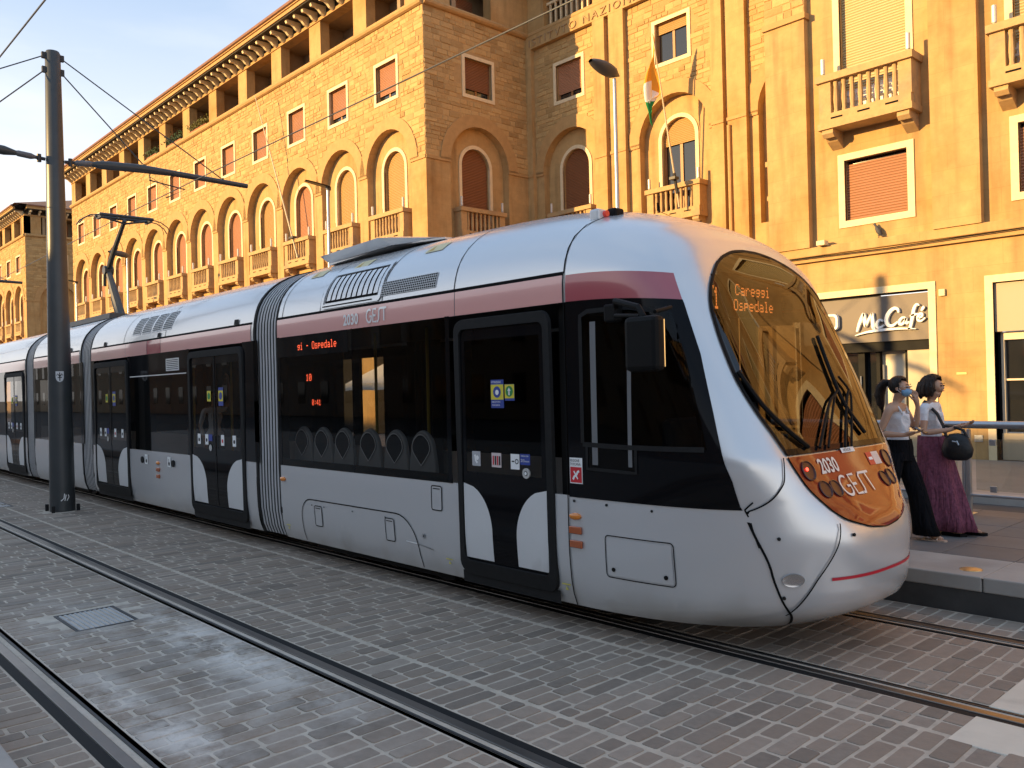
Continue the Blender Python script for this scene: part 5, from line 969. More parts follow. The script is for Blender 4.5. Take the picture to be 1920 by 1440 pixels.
# ------------------------------------------------------------------ catenary poles and wires
def cat_pole(x, label, detail=True):
    e = empty('catenary_pole', (x, 4.03, 0)); tag(e, label, 'catenary pole', 'catenary poles between the tracks')
    b = MB(); b.tube([(x, 4.03, 0), (x, 4.03, 2.5), (x, 4.03, 5), (x, 4.03, 7.70), (x, 4.03, 7.74)], [.195, .175, .148, .118, .10], 24); b.build('pole', M_POLE, e, smooth=40)
    for k in range(4):
        a = math.pi / 4 + k * math.pi / 2; b = MB(); b.box(x + .27 * math.cos(a) - .025, x + .27 * math.cos(a) + .025, 4.03 + .27 * math.sin(a) - .025, 4.03 + .27 * math.sin(a) + .025, -.005, .11); b.build('anchor_cap', M_RUBR, e, bevel=.008)
    for s in (-1, 1):
        yy = lambda y: 4.03 + s * y
        b = MB(); b.tube([(x, yy(.15), 5.90), (x, yy(.30), 5.91)], .03, 8); b.tube([(x, yy(.24), 5.84), (x, yy(.24), 5.97)], .035, 8); b.build('clevis', M_STEELD, e)
        b = MB(); b.tube([(x, yy(.30), 5.91), (x, yy(.36), 5.915), (x, yy(.55), 5.93), (x, yy(.60), 5.935)], [.03, .05, .05, .03], 10); b.build('insulator', mat('insulator_grey', (.12, .12, .13), .4), e, smooth=40)
        b = MB(); b.tube([(x, yy(.58), 5.93), (x, yy(.75), 5.945), (x, yy(1.4), 5.985), (x, yy(2.0), 5.99), (x, yy(3.42), 5.96)], [.04, .075, .075, .055, .045], 12); b.build('arm', M_POLE, e, smooth=40)
        for zt, ye, ze in ((7.66, 2.92, 6.02), (7.42, 1.46, 6.05)):
            b = MB(); b.tube([(x, yy(.11), zt), (x, yy(ye), ze)], .011, 6); b.build('stay_rod', M_POLE, e)
            b = MB(); b.box(x - .03, x + .03, yy(.08), yy(.17), zt - .06, zt + .04); b.build('stay_bracket', M_STEELD, e)
            b = MB(); b.tube([(x, yy(ye) , ze + .02), (x, yy(ye), ze - .08)], .03, 8); b.build('clamp', M_STEELD, e)
        yw = 5.876 if s > 0 else 2.21
        b = MB(); b.tube([(x, yw - s * .28, 5.93), (x, yw - s * .30, 5.80), (x, yw + s * .35, 5.72), (x, yw, 5.52)], .013, 6); b.build('steady_arm', M_STEELD, e)
        b = MB(); b.tube([(x, yw - s * .28, 5.86), (x - .5, yw - s * .1, 5.56)], .006, 5); b.tube([(x, yw - s * .28, 5.86), (x + .5, yw - s * .1, 5.56)], .006, 5); b.build('hanger_wire', M_STEELD, e)
    if detail:
        c = Vector((CAM.x - x, CAM.y - 4.03, 0)).normalized(); t = Vector((-c.y, c.x, 0))
        def sh(u, z, o): a = u / .178; n = c * math.cos(a) + t * math.sin(a); return Vector((x, 4.03, z)) + n * (.179 + o)
        pts = [(-.06, 2.34), (.06, 2.34), (.06, 2.25), (.045, 2.19), (0, 2.16), (-.045, 2.19), (-.06, 2.25)]
        b = MB(); b.grid(lambda u, v: sh((u - .5) * .12 * (1 if v > .5 else math.sqrt(max(0, 1 - (1 - 2 * v) ** 2))), 2.16 + .18 * v, .004), 8, 12); o = b.build('city_shield', mat('shield_grey', (.62, .62, .62), .5), e); b = MB()
        for path in ([(0, 2.18), (0, 2.32)], [(0, 2.25), (-.03, 2.30), (-.045, 2.27)], [(0, 2.25), (.03, 2.30), (.045, 2.27)], [(-.03, 2.235), (.03, 2.235)]):
            vs, fs = ribbon(path, .012); b.add([sh(u, z, .008) for u, z in vs], fs)
        b.build('shield_lily', M_BLKM, o)
        b = MB()
        for path in ([(-.02, .20), (.02, .24), (.03, .32)], [(.03, .2), (.05, .3)], [(.06, .2), (.09, .26), (.08, .30)]):
            vs, fs = ribbon(path, .012); b.add([sh(u, z - .02, .022) for u, z in vs], fs)
        b.build('scrawl', M_WHITE, e)
    return e
cat_pole(-15.6, 'dark grey catenary pole with two stayed arms standing between the tracks')
cat_pole(-33.2, 'second catenary pole down the line, only its arm tip in view', False)
for y, lab in ((5.876, 'overhead contact wire above the tram'), (2.21, 'overhead contact wire above the empty track')):
    b = MB(); P = [(x, y + .12 * math.sin(x / 9), 5.5 + .012 * math.cos((x + 15.6) * 2 * math.pi / 17)) for x in range(-110, 22, 3)]; b.tube(P, .0085, 6); tag(b.build('contact_wire', M_POLE, smooth=True), lab, 'wire', 'overhead contact wires')
# ------------------------------------------------------------------ street lamps along the pavement
def street_lamp(x, label, flat=False, y=15.0, h=8.95):
    e = empty('street_lamp', (x, y, .15)); tag(e, label, 'street lamp', 'street lamps before the building')
    b = MB(); b.tube([(x, y, .15), (x, y, 1.2), (x, y, 1.25), (x, y, h)], [.09, .09, .07, .05], 14); b.build('pole', M_GALV, e, smooth=30)
    if flat:
        b = MB(); b.grid(lambda u, v: (x + (v - .5) * (.24 - .1 * abs(2 * u - 1) ** 3), y + .08 - .95 * u, h + .05 + .10 * u - .02 * math.cos((v - .5) * 3)), 10, 6); b.grid(lambda u, v: (x + (v - .5) * (.24 - .1 * abs(2 * u - 1) ** 3), y + .08 - .95 * u, h + .01 + .10 * u), 10, 6); b.build('lamp_head', M_POLE, e, smooth=30)
        b = MB(); b.box(x - .05, x + .05, y - .06, y + .1, h - .08, h + .06); b.build('head_bracket', M_POLE, e, bevel=.01)
    else:
        def hd(u, v):
            a = 2 * math.pi * v; t = u; r = .205 * (math.sin(math.pi * min(1, t * .93 + .05)) ** .6) * (1.0 if t < .75 else 1 - (t - .75) * 2.2)
            return (x + r * 1.05 * math.cos(a), y - .92 + 1.12 * t, h + .24 - .13 * t + r * (.75 if math.sin(a) > 0 else .5 + .45 * t) * math.sin(a))
        b = MB(); b.grid(hd, 16, 16); b.build('lamp_head', mat('lamp_grey', (.085, .085, .085), .45), e, smooth='all')
        b = MB(); b.lathe([(.09, 0), (.085, -.03), (.05, -.05), (.005, -.055)], (x, y - .45, h + .13), 14, sx=1.0, sy=1.7); b.build('lamp_glass', mat('lamp_bowl', (.35, .34, .32), .2), e, smooth='all')
    return e
street_lamp(-14.2, 'tall street lamp with drooping oval head rising behind the nose of the tram', y=17.0, h=9.88)
street_lamp(-25.3, 'thin street lamp with flat head before the near end of the long palazzo', True, h=8.85)
street_lamp(-45.3, 'street lamp with oval head just beyond the raised pantograph', h=9.05)
street_lamp(-54.2, 'farthest street lamp with flat head at the end of the long palazzo', True, h=8.75)
# ------------------------------------------------------------------ flag and flagpoles
fp = empty('flagpole', (-17.35, 23.95, 7.9)); tag(fp, 'slanting flagpole with a draped flag on the wing balcony', 'flagpole')
A_, B_ = Vector((-17.30, 24.0, 7.95)), Vector((-17.46, 22.95, 13.70)); b = MB(); b.tube([A_, A_.lerp(B_, .5), B_], [.035, .03, .018], 8); b.build('staff', mat('pale_staff', (.55, .45, .30), .5), fp, smooth=True)
b = MB(); b.box(-17.42, -17.18, 23.62, 23.85, 8.86, 8.95); b.tube([A_.lerp(B_, .08), A_.lerp(B_, .20)], .055, 8); b.build('staff_holder', M_STEELD, fp)
fl = MB(); T_, S_ = A_.lerp(B_, .998), A_.lerp(B_, .66)
def flagpt(u, v):
    top = T_.lerp(S_, u * (1 - .55 * v)); drop = 2.35 * v; w_ = .06 + .16 * math.sin(math.pi * min(1, v * 1.1))
    return (top.x - .08 * u - .10 * v + w_ * math.sin(9 * u + 2.2 * v) * .5 - .22 * (1 - u) * math.sin(math.pi * v) - .12 * v, top.y + w_ * math.cos(7.5 * u + 1.5 * v) - .1 * v + .25 * v * (1 - u), top.z - 1.25 * drop * (.35 + .65 * (1 - u * .35)) * (.55 + .45 * (1 - u)) - .15 * v)
vs = [flagpt(i / 14, j / 30) for j in range(31) for i in range(15)]; fs = []; mi = []
for j in range(30):
    for i in range(14): fl.add([vs[j * 15 + i], vs[j * 15 + i + 1], vs[(j + 1) * 15 + i + 1], vs[(j + 1) * 15 + i]], [(0, 1, 2, 3)], 0 if j < 14 else (1 if j < 22 else 2))
def cloth(n, c):
    m = mat(n, c, .8, spec=.2); b_ = m.node_tree.nodes['Principled BSDF']; return m
o = fl.build('flag', [cloth('flag_orange', (.80, .36, .04)), cloth('flag_white', (.80, .80, .78)), cloth('flag_green', (.02, .22, .07))], smooth='all', fix=False); tag(o, 'red, white and green flag, the red painted as sunlit orange, hanging folded from the slanting pole', 'flag')  # red band coloured orange, the glow of the sun put into the cloth
bm = bmesh.new(); bm.from_mesh(o.data); bmesh.ops.remove_doubles(bm, verts=bm.verts, dist=1e-4); bmesh.ops.recalc_face_normals(bm, faces=bm.faces); bm.to_mesh(o.data); bm.free(); md = o.modifiers.new('thickness', 'SOLIDIFY'); md.thickness = .004
fp = empty('flagpole', (-34.6, 18.8, 8.9)); tag(fp, 'bare slanting flagpole on a balcony of the long palazzo', 'flagpole')
b = MB(); b.tube([(-34.55, 18.85, 8.0), (-35.6, 18.42, 11.9), (-36.75, 18.05, 15.75)], [.04, .032, .018], 8); b.build('staff', mat('pale_staff', (.55, .45, .30), .5), fp, smooth=True)
b = MB(); b.box(-34.9, -34.5, 18.60, 18.8, 8.88, 8.96); b.build('staff_holder', M_STEELD, fp)
# ------------------------------------------------------------------ shop fronts
M_TAUPE = mat('taupe_panel', (.155, .128, .105), .6, var=(1.2, .05)); M_BEIGE = mat('beige_panel', (.46, .38, .26), .6, var=(1, .05))
for i, c in enumerate(AC):
    s0, s1 = shop_open(c); o = MB(); t = .15
    fbox(o, AF, s1, s1 + t, -.03, .3, .15, 3.95); fbox(o, AF, s0 - t, s0, -.03, .3, .15, 3.95); fbox(o, AF, s0, s1, -.03, .3, 3.80, 3.95); o = o.build('shopfront', M_FRAME, AB)
    if i == 0:
        b = MB(); fbox(b, AF, s0, s1, .06, .25, 2.72, 3.74); b.build('sign_panel', M_TAUPE, o); b = MB(); fbox(b, AF, s0, s1, .12, .5, 2.50, 2.718); b.build('canopy_soffit', M_BLKM, o)
        b = MB(); fbox(b, AF, -8.95, -8.80, .25, .45, .15, 2.5); fbox(b, AF, -8.53, -8.45, .25, .45, .15, 2.5); fbox(b, AF, -7.88, -7.78, .25, .45, .15, 2.5); b.build('door_frame', M_BLKM, o)
        b = MB(); fbox(b, AF, -7.78, s1, .14, .45, .15, 2.5); b.build('beige_pier', M_BEIGE, o); b = MB(); fbox(b, AF, s0, -8.95, .45, .47, .15, 2.5); b.build('shop_window', M_WGL, o)
        b = MB(); fbox(b, AF, -8.45, -7.88, .40, .42, .15, 2.5); b.build('door_panel', mat('cream_panel', (.62, .56, .44), .5), o); b = MB(); fbox(b, AF, -8.80, -8.53, .40, .42, .15, 2.5); b.build('door_panel', M_WGL, o)
        b = MB(); b.tube([AF.p(-8.40, .33, 1.0), AF.p(-8.40, .33, 2.2)], .022, 8); b.tube([AF.p(-8.88, .22, 1.5), AF.p(-8.88, .22, 1.95)], .018, 8); b.build('door_handle', M_GALV, o, smooth=True)
        for u in (-9.0, -8.5, -7.75): b = MB(); b.tube([AF.p(u, .2, 2.505), AF.p(u, .2, 2.497)], .05, 12); b.build('downlight', M_GALV, o)
        SIGN = o
    else:
        b = MB(); fbox(b, AF, s0, s1, .06, .25, 2.79, 3.78); b.build('sign_panel', mat('warm_grey_panel', (.40, .31, .22), .6), o); b = MB(); fbox(b, AF, s0 + .12, s1, .30, .32, .72, 2.79); b.build('shop_window', M_WGL, o)
        b = MB(); fbox(b, AF, s0 + .06, s0 + .12, .2, .33, .15, 2.78); fbox(b, AF, s0 + .12, s1, .2, .33, 2.62, 2.78); fbox(b, AF, s0 + .12, s1, .24, .33, 1.78, 1.82); b.build('window_frame', mat('cream_frame', (.55, .47, .36), .5), o); b = MB(); fbox(b, AF, s0, s0 + .06, .22, .35, .15, 2.78); b.build('window_jamb', M_BLKM, o)
        b = MB(); fbox(b, AF, s0 + .06, s1, .15, .45, .15, .70); b.build('stall_riser', M_BEIGE, o)
# cafe lettering, built from pen strokes
def pen(paths, u0, z0, s, depth, name, parent, mt, dep0=.055):
    b = MB()
    for path, wd in paths:
        P = spline(path, 7); k = len(P); W = [(wd if not isinstance(wd, tuple) else wd[0] + (wd[1] - wd[0]) * math.sin(math.pi * i / (k - 1))) * s for i in range(k)]
        vs, fs = ribbon([(u0 + x * s + .0, z0 + y * s) for x, y in P], W); n = len(vs)
        b.add([AF.p(u, dep0 - depth, z) for u, z in vs] + [AF.p(u, dep0, z) for u, z in vs], fs + [(i, i + 2, n + i + 2, n + i) for i in range(0, n - 2, 2)] + [(i, i + 2, n + i + 2, n + i) for i in range(1, n - 2, 2)] + [(0, 1, n + 1, n), (n - 2, n - 1, 2 * n - 1, 2 * n - 2)])
    return b.build(name, mt, parent)
MC = [([(.05, .10), (.35, .95), (.72, 1.75), (.86, 1.95)], (.16, .34)), ([(.86, 1.95), (.90, 1.1), (.98, .55)], (.18, .36)), ([(.98, .55), (1.35, 1.35), (1.72, 1.92)], (.12, .24)), ([(1.72, 1.92), (1.72, 1.1), (1.80, .40), (1.98, .36)], (.18, .36)),
      ([(2.72, .98), (2.52, 1.18), (2.25, 1.0), (2.12, .66), (2.28, .38), (2.62, .45), (2.85, .62)], (.12, .28)),
      ([(4.35, 1.75), (4.25, 2.12), (3.85, 2.18), (3.35, 1.75), (3.10, 1.1), (3.28, .58), (3.75, .50), (4.25, .85)], (.14, .38)),
      ([(5.05, 1.18), (4.72, 1.22), (4.42, .92), (4.42, .62), (4.68, .58), (4.95, .90), (5.10, 1.20)], (.12, .26)), ([(5.10, 1.20), (5.02, .82), (5.12, .62), (5.35, .78)], (.12, .24)),
      ([(6.35, 2.30), (6.12, 2.42), (5.85, 2.0), (5.68, 1.2), (5.52, .45), (5.38, .08), (5.22, .18)], (.12, .30)), ([(5.45, 1.32), (5.85, 1.42), (6.25, 1.50)], (.10, .20)),
      ([(6.20, 1.02), (6.55, 1.18), (6.62, 1.42), (6.40, 1.46), (6.20, 1.15), (6.25, .82), (6.55, .78), (6.90, 1.05)], (.12, .24)), ([(6.55, 1.75), (6.75, 2.05), (6.85, 2.12)], (.12, .26)),
      ([(-.15, -.30), (1.0, -.02), (2.6, .12), (4.4, .14), (6.0, .02)], (.06, .26))]
pen(MC, -8.86, 2.95, .222, .07, 'cafe_lettering', SIGN, [M_WHITE]); 
b = MB(); pts = rrect(-9.62, -9.28, 3.04, 3.42, .10, 5); b.prism([AF.p(u, -.06, z) for u, z in pts], AF.D * .11); o = b.build('logo_sign', M_WHITE, SIGN); b = MB(); pts = rrect(-9.57, -9.33, 3.09, 3.37, .08, 5); b.prism([AF.p(u, -.066, z) for u, z in pts], AF.D * .004); b.build('logo_face', mat('logo_dark', (.04, .02, .015), .4), o)
b = MB(); fbox(b, AF, -6.72, -6.52, -.012, -.001, 1.93, 1.975); b.build('brass_slot', mat('brass_plate', (.3, .2, .09), .4, metal=.5), AB); b = MB(); fbox(b, AF, -6.40, -6.24, -.02, -.001, .52, .66); b.build('wall_box', M_GALV, AB)
b = MB(); fbox(b, AF, -7.02, -6.90, -.06, -.001, 3.62, 3.76); b.build('alarm_box', M_FRAME, AB); b = MB(); fbox(b, AF, -9.62, -9.42, -.32, -.12, 5.033, 5.14); b.build('ledge_box', M_FRAME, AB); b = MB(); b.tube([AF.p(-10.5, -.165, 4.80), AF.p(-8, -.168, 4.77), AF.p(-5, -.165, 4.81), AF.p(0, -.168, 4.78)], .012, 5); b.build('ledge_cable', M_BLKM, AB)
# ------------------------------------------------------------------ pigeon on the ledge
b = MB(); pgx, pgy, pgz = -8.24, 18.90, 5.035
b.lathe([(.005, -.13), (.05, -.09), (.075, 0), (.06, .08), (.03, .13), (.034, .17), (.03, .205), (.008, .22)], (0, 0, 0), 12, sx=.8); vs = [Vector(v) for v in b.v]; b.v = [tuple(Matrix.Rotation(math.radians(-28), 3, 'Y') @ v + Vector((pgx, pgy, pgz + .15))) for v in vs]
b.add([(pgx - .03, pgy - .03, pgz + .06), (pgx - .03, pgy + .03, pgz + .06), (pgx + .16, pgy + .025, pgz + .02), (pgx + .16, pgy - .025, pgz + .02), (pgx + .02, pgy, pgz + .09)], [(0, 1, 2, 3), (0, 3, 4), (3, 2, 4), (2, 1, 4), (1, 0, 4)]); b.tube([(pgx - .10, pgy, pgz + .32), (pgx - .15, pgy, pgz + .31)], [.012, .003], 6); b.tube([(pgx, pgy - .02, pgz + .07), (pgx - .01, pgy - .02, pgz)], .006, 5); b.tube([(pgx, pgy + .02, pgz + .07), (pgx - .01, pgy + .02, pgz)], .006, 5)
tag(b.build('pigeon', mat('pigeon_grey', (.06, .06, .065), .7, var=(30, .3)), smooth=50), 'dark pigeon perched on the stone ledge under a shuttered window', 'bird')
# ------------------------------------------------------------------ plants on the loggia, parasol behind the stop
def leafy(name, label, x0, x1, y, z, n, seed, col):
    e = empty(name, ((x0 + x1) / 2, y, z)); tag(e, label, 'plant', 'planters on the loggia sill'); r = random.Random(seed)
    b = MB(); b.prism([(x0, y - .10, z), (x1, y - .10, z), (x1, y + .12, z), (x0, y + .12, z)], (0, 0, .16)); b.build('planter', mat('terracotta', (.3, .12, .06), .8), e)
    b = MB()
    for k in range(n):
        c = Vector((r.uniform(x0 - .1, x1 + .1), y + r.gauss(-.05, .12), z + .16 + abs(r.gauss(.16, .14)))); a = Vector((r.gauss(0, 1), r.gauss(0, 1), r.gauss(0, 1))).normalized(); d = a.orthogonal().normalized(); s = r.uniform(.04, .09)
        b.add([c - a * s, c + d * s * .45, c + a * s, c - d * s * .45], [(0, 1, 2, 3)], 0, r.random())
    tag(b.build('foliage', mat('leaf_' + name, col, .6, tint=('attr', .4)), e, fix=False), kind='stuff')
leafy('balcony_shrub', 'bright yellowish shrub filling a loggia opening', -46.8, -44.6, 19.12, 16.5, 420, 1, (.16, .15, .03)); leafy('trailing_plant', 'dark green plant in the loggia opening next to the yellowish shrub', -50.2, -48.1, 19.12, 16.5, 420, 2, (.05, .09, .03)); leafy('sill_plant', 'small green plant in the loggia opening nearest the catenary arm', -53.6, -52.0, 19.12, 16.5, 260, 3, (.06, .10, .03))
ps = empty('parasol', (-19.9, 14.4, .15)); tag(ps, 'white cafe parasol on the pavement seen through the tram windows', 'parasol'); b = MB(); n = 16
b.add([(-19.9, 14.4, 3.05)] + [(-19.9 + 1.9 * math.cos(2 * math.pi * k / n), 14.4 + 1.9 * math.sin(2 * math.pi * k / n), 2.10) for k in range(n)] + [(-19.9 + 1.9 * math.cos(2 * math.pi * k / n), 14.4 + 1.9 * math.sin(2 * math.pi * k / n), 1.93 - .03 * (k % 2)) for k in range(n)], [(0, 1 + k, 1 + (k + 1) % n) for k in range(n)] + [(1 + k, 1 + (k + 1) % n, 1 + n + (k + 1) % n, 1 + n + k) for k in range(n)]); b.build('canopy', mat('parasol_cloth', (.75, .70, .62), .8), ps)
b = MB(); b.tube([(-19.9, 14.4, .15), (-19.9, 14.4, 3.1)], .03, 8); b.build('pole', M_GALV, ps); b = MB(); b.lathe([(.3, 0), (.3, .06), (.06, .1)], (-19.9, 14.4, .15), 14); b.build('base', M_CONC, ps)
# ------------------------------------------------------------------ people
def skin_body(name, V, E, root, mats, pick, loc, rotz, parent=None):
    """V: name -> ((x,y,z), radius or (rx,ry)); one continuous skinned surface, coloured by region"""
    names = list(V); me = bpy.data.meshes.new(name); me.from_pydata([V[k][0] for k in names], [(names.index(a), names.index(c)) for a, c in E], [])
    o = bpy.data.objects.new(name, me); COL.objects.link(o); md = o.modifiers.new('skin', 'SKIN'); md.use_smooth_shade = True
    sv = me.skin_vertices[0].data
    for i, k in enumerate(names): r = V[k][1]; sv[i].radius = (r, r) if not isinstance(r, tuple) else r; sv[i].use_root = (k == root)
    sb = o.modifiers.new('smooth', 'SUBSURF'); sb.levels = 2; sb.render_levels = 2; bpy.context.view_layer.update()
    m2 = bpy.data.meshes.new_from_object(o.evaluated_get(bpy.context.evaluated_depsgraph_get())); bpy.data.objects.remove(o)
    m2.materials.clear()
    for m in mats: m2.materials.append(m)
    m2.polygons.foreach_set('material_index', [pick(p.center) for p in m2.polygons]); m2.polygons.foreach_set('use_smooth', [True] * len(m2.polygons))
    p = bpy.data.objects.new(name, m2); COL.objects.link(p); p.location = loc; p.rotation_euler.z = rotz; return p
M_SKIN = mat('skin', (.50, .29, .19), .55, var=(30, .04)); M_HAIR = mat('dark_hair', (.012, .008, .006), .45, spec=.4, bump=(120, .6, .01)); M_HAIR2 = mat('brown_hair', (.028, .016, .010), .5, spec=.4, bump=(110, .6, .01))
M_TOP = mat('white_cotton', (.74, .74, .76), .85, spec=.2, bump=(60, .3, .004)); M_TROU = mat('black_cloth', (.008, .008, .010), .9, spec=.1)
M_SKIRT = mat('plum_print_cloth', (.24, .075, .115), .85, spec=.2, blot=(40, (.17, .055, .085), .45, .62), bump=(40, .3, .004))
def wrinkles(m, sc, st):
    nt = m.node_tree; b = nt.nodes['Principled BSDF']; L = nt.links.new; geo = N(nt, 'ShaderNodeNewGeometry'); v = N(nt, 'ShaderNodeVectorMath', operation='MULTIPLY'); v.inputs[1].default_value = sc; L(geo.outputs['Position'], v.inputs[0])
    n = N(nt, 'ShaderNodeTexNoise'); n.inputs['Scale'].default_value = 1; n.inputs['Detail'].default_value = 3; n.inputs['Distortion'].default_value = .6; L(v.outputs[0], n.inputs['Vector']); bn = N(nt, 'ShaderNodeBump'); bn.inputs['Strength'].default_value = st; bn.inputs['Distance'].default_value = .05; L(n.outputs['Fac'], bn.inputs['Height']); L(bn.outputs[0], b.inputs['Normal'])
wrinkles(M_TOP, (16, 16, 22), .35); wrinkles(M_SKIRT, (26, 26, 3), 1.0); wrinkles(M_TROU, (24, 24, 4), 1.0); wrinkles(M_HAIR, (120, 120, 9), .9); wrinkles(M_HAIR2, (90, 90, 14), 1.0)
def fingers(V, E, hand, base, fwd, side, curl, pre):
    fwd = Vector(fwd).normalized(); side = Vector(side).normalized(); curl = Vector(curl).normalized(); base = Vector(base)
    for k, (o, l) in enumerate(((-.028, .058), (-.009, .068), (.010, .063), (.027, .048))):
        a = base + fwd * .055 + side * o; m = a + fwd * l * .5 + curl * l * .15; t = m + fwd * l * .30 + curl * l * .42
        for n, p, r in (('a', a, .0095), ('m', m, .0085), ('t', t, .0075)): V[pre + str(k) + n] = (tuple(p), r)
        E += [(hand, pre + str(k) + 'a'), (pre + str(k) + 'a', pre + str(k) + 'm'), (pre + str(k) + 'm', pre + str(k) + 't')]
    a = base - side * .034 + fwd * .012; t = a - side * .015 + fwd * .040 + curl * .012
    V[pre + 'ta'] = (tuple(a), .0105); V[pre + 'tt'] = (tuple(t), .008); E += [(hand, pre + 'ta'), (pre + 'ta', pre + 'tt')]
def woman(loc, arms, legs, pick, mats, label, headturn=(0, 0)):
    V = {'pelvis': ((0, 0, .86), (.125, .10)), 'waist': ((0, 0, .99), (.105, .085)), 'rib': ((.005, 0, 1.10), (.115, .09)), 'chest': ((.012, 0, 1.20), (.125, .10)), 'upper': ((0, 0, 1.285), (.10, .075)), 'neck0': ((.0, 0, 1.345), .047), 'neck': ((.022, 0, 1.395), .044), 'skull0': ((.045, 0, 1.435), (.058, .055)), 'face': ((.055, 0, 1.475), (.072, .068)), 'skull': ((.042, 0, 1.525), (.082, .074)), 'crown': ((.036, 0, 1.565), (.055, .05)), 'nose': ((.142, 0, 1.478), .010), 'chin': ((.105, 0, 1.425), .022),
         'bustL': ((.085, .055, 1.185), .045), 'bustR': ((.085, -.055, 1.185), .045)}
    E = [('pelvis', 'waist'), ('waist', 'rib'), ('rib', 'chest'), ('chest', 'upper'), ('upper', 'neck0'), ('neck0', 'neck'), ('neck', 'skull0'), ('skull0', 'face'), ('face', 'skull'), ('skull', 'crown'), ('face', 'nose'), ('skull0', 'chin'), ('chest', 'bustL'), ('chest', 'bustR')]
    for s, nm in ((1, 'L'), (-1, 'R')):
        sh, el, wr, ha, fw, sd, cu = arms[nm]
        V['sh' + nm] = (sh, .047); V['um' + nm] = (tuple(Vector(sh).lerp(Vector(el), .45)), .040); V['el' + nm] = (el, .033); V['fm' + nm] = (tuple(Vector(el).lerp(Vector(wr), .4)), .033); V['wr' + nm] = (wr, .021); V['ha' + nm] = (ha, (.033, .018))
        E += [('upper', 'sh' + nm), ('sh' + nm, 'um' + nm), ('um' + nm, 'el' + nm), ('el' + nm, 'fm' + nm), ('fm' + nm, 'wr' + nm), ('wr' + nm, 'ha' + nm)]; fingers(V, E, 'ha' + nm, ha, fw, sd, cu, 'f' + nm)
        hip, kn, an, toe = legs[nm]
        V['hp' + nm] = (hip, .092); V['kn' + nm] = (kn, .055); V['cf' + nm] = (tuple(Vector(kn).lerp(Vector(an), .35)), .052); V['an' + nm] = (an, .032); V['bl' + nm] = (tuple(Vector(an).lerp(Vector(toe), .6) - Vector((0, 0, .012))), (.034, .026)); V['to' + nm] = (toe, (.028, .016))
        E += [('pelvis', 'hp' + nm), ('hp' + nm, 'kn' + nm), ('kn' + nm, 'cf' + nm), ('cf' + nm, 'an' + nm), ('an' + nm, 'bl' + nm), ('bl' + nm, 'to' + nm)]
    o = skin_body('person', V, E, 'pelvis', mats, pick, loc, 0); tag(o, label, 'person'); return o
def hang(b, name, mt, parent, smooth='all', solid=0):
    o = b.build(name, mt, None, smooth=smooth); o.parent = parent
    if solid: md = o.modifiers.new('thick', 'SOLIDIFY'); md.thickness = solid
    return o
def loft(rings, n=24):
    b = MB(); vs = []
    for (c, rx, ry, wob, ph) in rings:
        for j in range(n):
            t = 2 * math.pi * j / n; w = 1 + wob * math.sin(7 * t + ph) + wob * .6 * math.sin(11 * t + 2 * ph); vs.append((c[0] + rx * w * math.cos(t), c[1] + ry * w * math.sin(t), c[2]))
    b.add(vs, [(i * n + j, i * n + (j + 1) % n, (i + 1) * n + (j + 1) % n, (i + 1) * n + j) for i in range(len(rings) - 1) for j in range(n)]); return b
def sphere(c, r, nu=18, nv=12, skip=None, jit=0, seed=0):
    b = MB(); rr = random.Random(seed); J = {}
    def fn(u, v):
        a, p = 2 * math.pi * u, math.pi * (v - .5); k = (round(u * nu) % nu, round(v * nv)); 
        if k[1] in (0, nv): k = (0, k[1])
        w = J.setdefault(k, 1 + rr.uniform(-jit, jit)); return (c[0] + r[0] * w * math.cos(p) * math.cos(a), c[1] + r[1] * w * math.cos(p) * math.sin(a), c[2] + r[2] * w * math.sin(p))
    b.grid(fn, nu, nv, (lambda u, v: skip(fn(u, v))) if skip else None); return b
def eyes(o):
    for s in (-1, 1):
        b = sphere((.122, s * .030, 1.500), (.012, .014, .008)); hang(b, 'eye', mat('eye_dark', (.03, .02, .015), .2), o); b = MB(); b.tube([(.128, s * .014, 1.522), (.130, s * .03, 1.527), (.120, s * .048, 1.521)], .0035, 5); hang(b, 'eyebrow', M_HAIR, o)
        b = sphere((.040, s * .078, 1.49), (.016, .008, .026)); hang(b, 'ear', M_SKIN, o)
    b = MB(); b.tube([(.126, -.022, 1.447), (.134, 0, 1.449), (.126, .022, 1.447)], .0055, 6); hang(b, 'mouth', mat('lips', (.35, .12, .10), .5), o)
PZ = .299
W1L = (-3.56, 8.46, PZ)
w1 = woman(W1L, {'R': ((-.005, -.155, 1.285), (-.085, -.205, 1.045), (.13, -.15, 1.035), (.185, -.135, 1.055), (1, .15, .15), (0, 1, 0), (0, .5, 1)), 'L': ((.005, .155, 1.285), (.10, .20, 1.07), (.165, .10, 1.30), (.165, .065, 1.37), (-.1, -.3, 1), (.6, .6, 0), (-1, -.3, .2))},
           {'R': ((0, -.085, .83), (-.06, -.09, .46), (-.24, -.09, .085), (-.12, -.10, .02)), 'L': ((.01, .085, .83), (.17, .085, .46), (.23, .085, .075), (.37, .08, .02))},
           lambda c: 2 if .16 < c.z < .95 and abs(c.y) < .2 and not (c.z > .88 and c.x > .14) else 1 if (.93 < c.z < 1.268 - .35 * max(0, abs(c.y) - .08) and abs(c.y) < .135 and -.14 < c.x < .145 and not (c.z > 1.12 and abs(c.y) > .09 and c.x > .12)) else 0, [M_SKIN, M_TOP, M_TROU], 'woman in white tank top, black trousers and blue face mask looking along the platform')
eyes(w1)
b = loft([((0, 0, .985), .134, .118, 0, 0), ((0, 0, .90), .145, .130, .01, 0), ((0, 0, .78), .145, .145, .01, 1)]); hang(b, 'waistband', M_TROU, w1)
